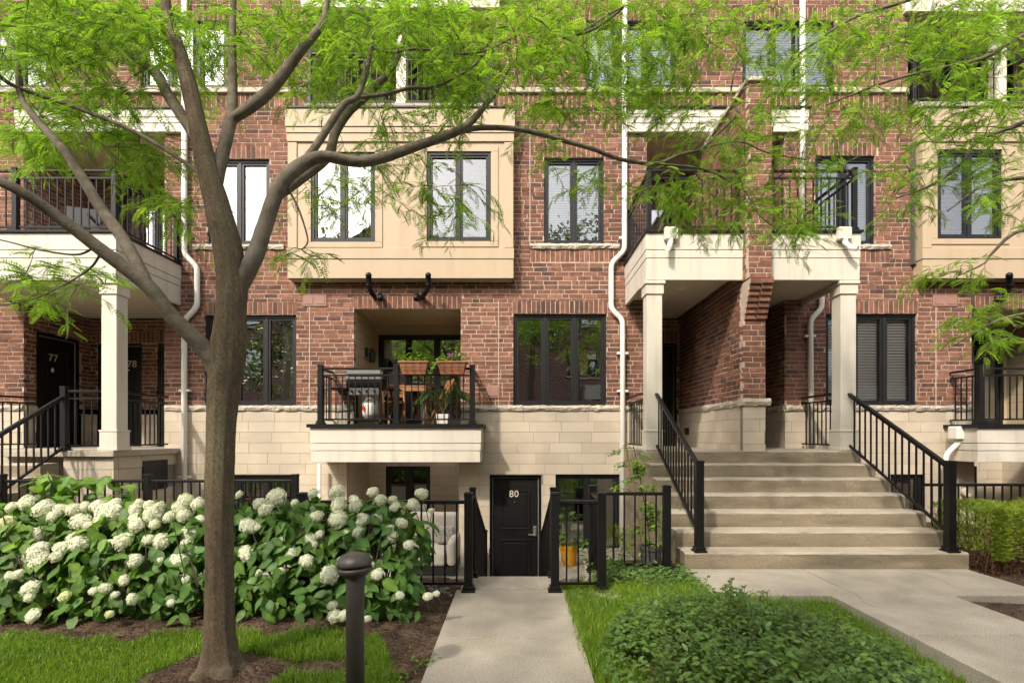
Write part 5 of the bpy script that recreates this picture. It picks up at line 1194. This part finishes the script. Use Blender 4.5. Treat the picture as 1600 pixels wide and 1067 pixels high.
for (px, py, s) in HZ:
    v = (965-py)/200.; d = 4.22+.62*max(0, min(1, v))**1.4-.07; p = P(px, py, d); r = s*d/F
    i = min(range(6), key=lambda k: abs(HC[k][0]-p.x)); H = bushes[i]
    k = 5 if R.random() < .05 else R.randrange(5)
    o = link(bpy.data.objects.new('flower_head', heads[k]), H)
    tilt = Vector((R.uniform(-.5, .5), -.75+R.uniform(-.35, .3), .75)).normalized()
    o.matrix_basis = Matrix.Translation(p-Vector((HC[i][0], 4.75, 0))) @ tilt.to_track_quat('Z', 'Y').to_matrix().to_4x4() @ Matrix.Rotation(R.uniform(0, 6.28), 4, 'Z') @ Matrix.Diagonal((r*R.uniform(.78, .95), r*R.uniform(.78, .95), r*R.uniform(.66, .95), 1))
    st = p-tilt*r*.2; MB().tube([st, st+Vector((R.uniform(-.04, .04), .1, -.1)), st+Vector((R.uniform(-.06, .06), .2, -.26))], .004, n=5, cap=False).build('flower_stem', 'stem', H)
# ================================================================ other planting
# broad-leaved vine over the long fence
vx, vy = X_(150, 6.95), 6.9
e = empty('grape_vine', (vx, vy, 0)); tag(e, 'sunlit broad-leaved vine sprawling over the long fence', 'vine')
pos = []
for q in range(64):
    px = R.gauss(130, 55); py = R.uniform(738, 765) if px < 190 and R.random() < .55 else R.uniform(745, 815); 
    if px > 215 or px < 30: px = R.uniform(50, 210)
    pos.append(P(px, py, R.uniform(6.6, 7.0)))
for p in pos:
    o = link(bpy.data.objects.new('leaf', hmesh[2+3*R.randrange(3)] if R.random() < .65 else hmesh[1]), e)
    d = np.array([[R.gauss(0, .8), R.gauss(-.3, .5), R.gauss(-.3, .3)]]); Rm = frames(d, np.array([[R.gauss(0, .3), -.35, .9]]))[0]
    o.matrix_basis = Matrix.Translation(p-Vector((vx, vy, 0))) @ Matrix([list(r) for r in Rm]).to_4x4() @ Matrix.Diagonal((R.uniform(.15, .25), R.uniform(.2, .3), .2, 1))
st = MB()
for q in range(12): a = R.choice(pos); b = R.choice(pos); st.tube([(a.x, 7.0, .0), (a.x*.6+b.x*.4, 6.95, .6), a, (a+b)*.5+Vector((0, 0, .05))], .006, n=5)
st.build('stems', 'stem', e)
# slender climbing shrub in a grey pot with a stake
sx, sy = X_(1017, 6.2), 6.2
e = empty('potted_sapling', (sx, sy, 0)); tag(e, 'tall leafy sapling in a dark grey pot against the broad steps', 'plant')
MB().lathe([(.105, 0), (.13, .2), (.142, .2), (.145, .24), (.125, .24), (.122, .2), (.01, .2)], (sx, sy, 0), n=24).build('pot', 'darkpot', e)
MB().tube([(sx-.1, sy, .18), (sx-.28, sy+.05, 1.4)], .006, n=6).build('stake', 'wood', e)
pos, dr = [], []; st = MB()
for q in range(24):
    t = R.uniform(.15, 1); b = Vector((sx-.02-.18*t, sy+.02, .25+1.15*t)); tip = b+Vector((R.uniform(-.38, .34), R.uniform(-.12, .15), R.uniform(-.12, .12))); st.tube([b, (b+tip)/2+Vector((0, 0, .03)), tip], [.004, .003, .002], n=4, cap=False)
    for k in range(17): f = R.uniform(.2, 1); pos.append(tuple(b.lerp(tip, f)+Vector((R.gauss(0, .02), R.gauss(0, .02), R.gauss(0, .02))))); dr.append((tip.x-b.x+R.gauss(0, .2), R.gauss(0, .25), R.gauss(-.15, .15)))
for q in range(150): pos.append((sx+R.gauss(-.02, .11), sy+R.gauss(0, .08), R.uniform(.15, .75))); dr.append((R.gauss(0, 1), R.gauss(0, 1), R.gauss(-.2, .4)))
st.tube([(sx, sy, .18), (sx-.05, sy, .6), (sx-.12, sy+.02, 1.0), (sx-.2, sy+.03, 1.42)], [.008, .007, .006, .004], n=6)
st.build('stems', 'twig', e); pos = np.array(pos)
leaves('foliage', 'grass', e, pos, np.array(dr), np.tile([0, -.3, 1.], (len(pos), 1))+rnd_dir(len(pos))*.5, rng.uniform(.045, .075, len(pos)))
# feathery bush behind the short fence
cx, cy = X_(958, 6.35), 6.35
e = empty('feathery_bush', (cx, cy, 0)); tag(e, 'feathery light green bush behind the short fence panel', 'shrub')
n = 1500; v = rnd_dir(n)*rng.uniform(.3, 1, (n, 1))**.5; pos = np.array([cx, cy, .18])+v*np.array([.22, .16, .26])
leaves('foliage', 'yew', e, pos, v+[0, 0, .5], rnd_dir(n), rng.uniform(.03, .06, n), SIMPLE*np.array([1, .3, 1]), SIMPLE_T)
MB().tube([(cx, cy, -.05), (cx, cy, .2)], .01, n=6).build('stem', 'twig', e)
# ivy and low weeds at the foot of the fence
n = 900; a = rng.uniform(0, 1, n); pos = np.stack([rng.uniform(.8, 1.9, n), rng.uniform(5.3, 6.0, n), rng.uniform(-.02, .10, n)], 1); pos[:, 2] += .06*np.exp(-((pos[:, 0]-1.0)/.2)**2)
e = leaves('ground_ivy', 'cover', None, pos, rnd_dir(n)*[1, 1, .3], np.tile([0, -.3, 1.], (n, 1))+rnd_dir(n)*.4, rng.uniform(.04, .075, n)); tag(e, 'dark ground ivy at the foot of the short fence', 'ivy', kind='stuff')
# low mounded shrub in front of the walk
e = empty('low_shrub', (1.75, 3.8, -.1)); tag(e, 'low mounded dark green shrub between the path and the front walk', 'shrub')
def mound(x, y):
    k = np.maximum(0, 1-((x-1.72)/1.15)**2-((y-3.55)/1.3)**2); h = .36*k**.6*(1+.22*np.sin(5.1*x+3.3*y)*np.sin(3.7*x-4.9*y+1)+.14*np.sin(11*x-7*y+2)*np.sin(9*y+5*x)); 
    return h*(1-.55*sstep(2.2, 2.95, x)*sstep(4.2, 3.0, y))
n = 19000; x = rng.uniform(.55, 2.95, n); y = rng.uniform(2.2, 4.85, n); h = mound(x, y); k = (h > .03) & (rng.random(n) < .45+.75*(np.sin(4.3*x+1)*np.sin(5.7*y+2*x)+.6)); x, y, h = x[k], y[k], h[k]
t = rng.uniform(0, 1, len(x))**.45; z = ground_z(x, y)+h*t*rng.uniform(.9, 1.12, len(x))
d = rnd_dir(len(x))*[1, 1, .4]; u = np.tile([0, -.35, 1.], (len(x), 1))+rnd_dir(len(x))*.55
leaves('foliage', 'cover', e, np.stack([x, y, z], 1), d, u, rng.uniform(.03, .06, len(x)), sp=.32, yel=.4)
st = MB(); ps, dsn = [], []
for q in range(260):
    x, y = R.uniform(.8, 2.7), R.uniform(2.5, 4.7); h = float(mound(np.array(x), np.array(y)))
    if h < .05: continue
    z0 = float(ground_z(x, y)); tip = Vector((x+R.gauss(0, .05), y+R.gauss(0, .05), z0+h+R.uniform(.0, .13))); st.tube([(x, y, z0), tip], [.003, .0015], n=4, cap=False)
    for k in range(12): f = 1-k*.045; p = Vector((x, y, z0)).lerp(tip, f); ps.append(tuple(p)); aa = k*1.57+R.random(); dsn.append((math.cos(aa), math.sin(aa), .25))
st.build('stems', 'stem', e)['kind'] = 'stuff'; leaves('sprigs', 'cover', e, np.array(ps), np.array(dsn), np.tile([0, 0, 1.], (len(ps), 1))+rnd_dir(len(ps))*.3, rng.uniform(.03, .055, len(ps)), sp=.2, yel=.5)
# clipped yew hedge
e = empty('yew_hedge', (6.8, 6.1, 0)); tag(e, 'clipped yellow-green yew hedge with brown stems at the right edge', 'hedge')
n = 34000; x = rng.uniform(5.3, 8.4, n); f = rng.uniform(0, 1, n); y = 5.72+rng.uniform(0, .95, n); z = .74+.05*np.sin(4*x)+.03*np.sin(9*x+5*y)-.12*np.abs((y-6.2)/.5)**3
side = rng.random(n) < .5; y = np.where(side, 5.72+.08*rng.random(n)+.05*np.sin(5*x), y); zz = np.where(side, .16+.57*f**.8, z-.1*f**2)
ends = rng.random(n) < .16; x = np.where(ends, 5.27+.08*rng.random(n), x); zz = np.where(ends & ~side, .2+.5*rng.random(n), zz)
pos = np.stack([x, y, zz], 1); d = np.stack([rng.normal(0, .5, n), np.where(side, -.8, -.1)+rng.normal(0, .4, n), np.where(side, .3, .9)+rng.normal(0, .3, n)], 1)
leaves('foliage', 'yew', e, pos, d, rnd_dir(n), rng.uniform(.03, .065, n), SIMPLE*np.array([1, .32, 1]), SIMPLE_T, sp=.3, yel=.35)
st = MB()
for q in range(260):
    x = R.uniform(5.3, 8.2); y = R.uniform(5.85, 6.4); st.tube([(x, y, -.03), (x+R.gauss(0, .06), y-R.uniform(0, .1), .2), (x+R.gauss(0, .16), y-R.uniform(-.1, .2), R.uniform(.35, .6))], [.007, .005, .003], n=5, cap=False)
st.build('stems', 'dryneedle', e)
n = 5200; pos = np.stack([5.28+2.9*rng.random(n)**1.5, rng.uniform(5.74, 6.4, n), rng.uniform(.0, .48, n)], 1); V, Fc, C = scatter(SIMPLE*np.array([1, .25, 1]), SIMPLE_T, frames(rnd_dir(n), rnd_dir(n)), pos, rng.uniform(.03, .07, n)); np_mesh('dry_foliage', V, Fc, MT['dryneedle'], e)
# grass
def grass(name, lab, n, box, hr, extra=None):
    x = rng.uniform(box[0], box[1], n); y = rng.uniform(box[2], box[3], n); k = lawn(x, y)
    k &= (rng.random(n) < .55+.45*np.sin(3.1*x+1.7*y)*np.sin(2.3*x-3.3*y+1))|(rng.random(n) < .6)
    if extra is not None: k &= extra(x, y)
    x, y = x[k], y[k]; n = len(x); z = ground_z(x, y); hgt = rng.uniform(*hr, n)*(1+.35*np.sin(2.3*x+3.1*y)); a = rng.uniform(0, 6.28, n); w = rng.uniform(.0018, .0034, n); ln = rng.uniform(.15, .8, n)*hgt; b = rng.uniform(0, 6.28, n)
    p = np.stack([x, y, z], 1); wv = np.stack([np.cos(a)*w, np.sin(a)*w, 0*w], 1); lv = np.stack([np.cos(b)*ln, np.sin(b)*ln, hgt*.0], 1); up = np.stack([0*x, 0*x, hgt], 1)
    V = np.stack([p-wv, p+wv, p+up*.6+lv*.3-wv*.8, p+up*.6+lv*.3+wv*.8, p+up*.97+lv], 1).reshape(-1, 3)
    o = (np.arange(n)*5)[:, None]; Fc = np.concatenate([o+[[0, 1, 3]], o+[[0, 3, 2]], o+[[2, 3, 4]]]); c = greens(n, .3, .45); dry = rng.random(n) < .05; c[dry] = [2.0, 1.3, 1.2]
    tag(np_mesh(name, V, Fc, MT['grass'], None, np.repeat(c, 5, 0)), lab, 'grass', kind='stuff')
grass('grass', 'short green lawn grass around the tree and bollard', 95000, (-5.2, -.62, 2.3, 4.15), (.025, .06))
grass('grass', 'longer green grass between the path and the low shrub', 60000, (.47, 3.02, 2.3, 5.45), (.05, .12), lambda x, y: mound(x, y) < .2)
# small weeds on bare soil, mulch chips and pebbles
n = 260; c_ = np.array([[-.78, 3.35], [-.62, 3.6], [-.72, 3.12], [4.7, 4.6], [4.95, 4.9], [-1.0, 3.25]])[rng.integers(0, 6, n)]; pos = np.column_stack([c_+rng.normal(0, .05, (n, 2)), np.zeros(n)]); pos[:, 2] = ground_z(pos[:, 0], pos[:, 1])+rng.uniform(.005, .05, n)
tag(leaves('weeds', 'vine', None, pos, rnd_dir(n)*[1, 1, .3], np.tile([0, 0, 1.], (n, 1))+rnd_dir(n)*.3, rng.uniform(.02, .045, n)), 'scattered small weeds on bare soil beside the paths', 'weeds', kind='stuff')
n = 5200; x = np.concatenate([rng.uniform(-5.5, -.6, n//2), rng.uniform(-2.6, -.6, n//4), rng.uniform(4.2, 7.5, n//4)]); y = np.concatenate([rng.uniform(3.9, 4.8, n//2), rng.uniform(3.0, 3.9, n//4), rng.uniform(3.6, 5.9, n//4)]); k = ~lawn(x, y); x, y = x[k], y[k]
pos = np.stack([x, y, ground_z(x, y)+.006], 1); n = len(x); cc = np.clip(rng.normal(1, .4, (n, 1)), .4, 2.2)*np.array([[1, .9, .8]])
MT['chip'] = mat('mulch_chip', (.12, .075, .048), (.075, .048, .033), ns=9, rough=1, attr=True)
V, Fc, C = scatter(SIMPLE*np.array([1, .7, 1.5]), SIMPLE_T, frames(rnd_dir(n)*[1, 1, .25], np.tile([0, 0, 1.], (n, 1))+rnd_dir(n)*.5), pos, rng.uniform(.012, .04, n), cc); tag(np_mesh('mulch', V, Fc, MT['chip'], None, C), 'brown mulch and dry litter on the planting beds', 'mulch', kind='stuff')
m = MB()
for q in range(70):
    x, y = (R.uniform(.53, 1.0), R.uniform(4.98, 5.3)) if q < 48 else (R.uniform(-.95, -.62), R.uniform(5.0, 5.3)); s = R.uniform(.015, .032)
    T = Matrix.Translation((x, y, float(ground_z(x, y))+s*.3)) @ Matrix.Rotation(R.uniform(0, 3), 4, 'Z') @ Matrix.Diagonal((s*R.uniform(.9, 1.6), s, s*.7, 1)); m.T = T
    m.lathe([(.05, -.95), (.6, -.75), (.95, -.2), (.9, .35), (.5, .85), (.05, .98)], n=8)
m.T = None; tag(m.build('pebbles', 'pebble', None, smooth=True), 'grey river pebbles by the gate posts', 'pebbles', kind='stuff')
# ================================================================ across the lane (seen mirrored in the windows)
O = empty('opposite_townhouses', (0, -12, 0)); tag(O, 'gabled brick townhouses across the lane, mirrored in the windows', 'building')
bx('wall', 'farbrick', O, -34, 34, -19, -12, -1.3, 10.4)
for xg in (-24, -8.5, 7, 22):
    m = MB(); m.add([(xg-5, -11.9, 10.4), (xg+5, -11.9, 10.4), (xg, -11.9, 13.8), (xg-5, -18, 10.4), (xg+5, -18, 10.4), (xg, -18, 13.8)], [(0, 1, 2), (5, 4, 3), (0, 2, 5, 3), (1, 4, 5, 2)]); m.build('gable', 'roof', O)
    bx('balcony_fascia', 'cream', O, xg-3, xg+3, -12.9, -12.02 + .0, 3.6, 4.4); bx('balcony_fascia', 'cream', O, xg-3, xg+3, -12.0, -10.8, 3.6, 4.4)
    for sx in (-2.8, 2.8): bx('porch_column', 'cream', O, xg+sx-.15, xg+sx+.15, -11.2, -10.9, 0, 3.6)
for i in range(13):
    for z0 in (1.8, 5.0, 8.0):
        x = -31+i*5; w = bx('window', 'wframe', O, x-.9, x+.9, -11.99, -11.93, z0, z0+1.7); bx('pane', 'glass', w, x-.8, x+.8, -11.925, -11.922, z0+.1, z0+1.6)
        bx('window_sill', 'cream', w, x-1, x+1, -11.98, -11.85, z0-.1, z0-.005)
for i, (x, y, z, r, h) in enumerate(((-9.5, -2.4, 5.0, 2.6, 'left behind the viewpoint'), (-3.6, -2.0, 6.3, 2.5, 'close behind the viewpoint'), (.6, -2.6, 6.6, 2.4, 'straight behind the viewpoint'), (3.2, -8.5, 10.2, 3.4, 'right behind the viewpoint'), (-8.6, -9.0, 10.0, 3.4, 'across the lane'), (11.5, -8.0, 9.5, 3.2, 'farther right behind the viewpoint'), (-2.2, -9.2, 8.6, 2.8, 'midway across the lane'))):
    e = empty('street_tree', (x, y, -.1)); tag(e, 'leafy street tree %s, mirrored in the windows' % h, 'tree', 'street trees behind the viewpoint')
    MB().tube([(x, y, -.2), (x, y, z*.4), (x+.1, y, z*.8), (x+.3, y, z+1)], [.2, .15, .11, .04], n=10).build('trunk', 'bark', e, smooth=True)
    n = 2300; cl = rng.normal(size=(30, 3)); cl = cl/np.linalg.norm(cl, axis=1, keepdims=True)*rng.uniform(.2, 1, (30, 1))**.5*np.array([r, r, r*.72]); pos = np.array([x, y, z])+cl[rng.integers(0, 30, n)]+rng.normal(0, .30, (n, 3))
    leaves('crown', 'street', e, pos, rnd_dir(n), np.tile([0, 0, 1.], (n, 1))+rnd_dir(n)*.6, rng.uniform(.14, .28, n), SIMPLE, SIMPLE_T)

# leaflets shed on the concrete
n = 420; x = np.concatenate([rng.uniform(-.55, .45, 150), rng.uniform(1.98, 5.1, 190), rng.uniform(3.1, 4.15, 80)]); y = np.concatenate([rng.uniform(3.1, 5.2, 150), rng.uniform(5.1, 6.03, 190), rng.uniform(3.0, 5.0, 80)])
pos = np.stack([x, y, np.full(n, .005)], 1); tag(leaves('fallen_leaflets', 'vine', None, pos, rnd_dir(n)*[1, 1, .08], np.tile([0, 0, 1.], (n, 1))+rnd_dir(n)*.2, rng.uniform(.008, .02, n), SIMPLE*np.array([1, .5, 1]), SIMPLE_T, sp=.5, yel=.8), 'tiny leaflets shed on the concrete walks', 'leaf litter', kind='stuff')
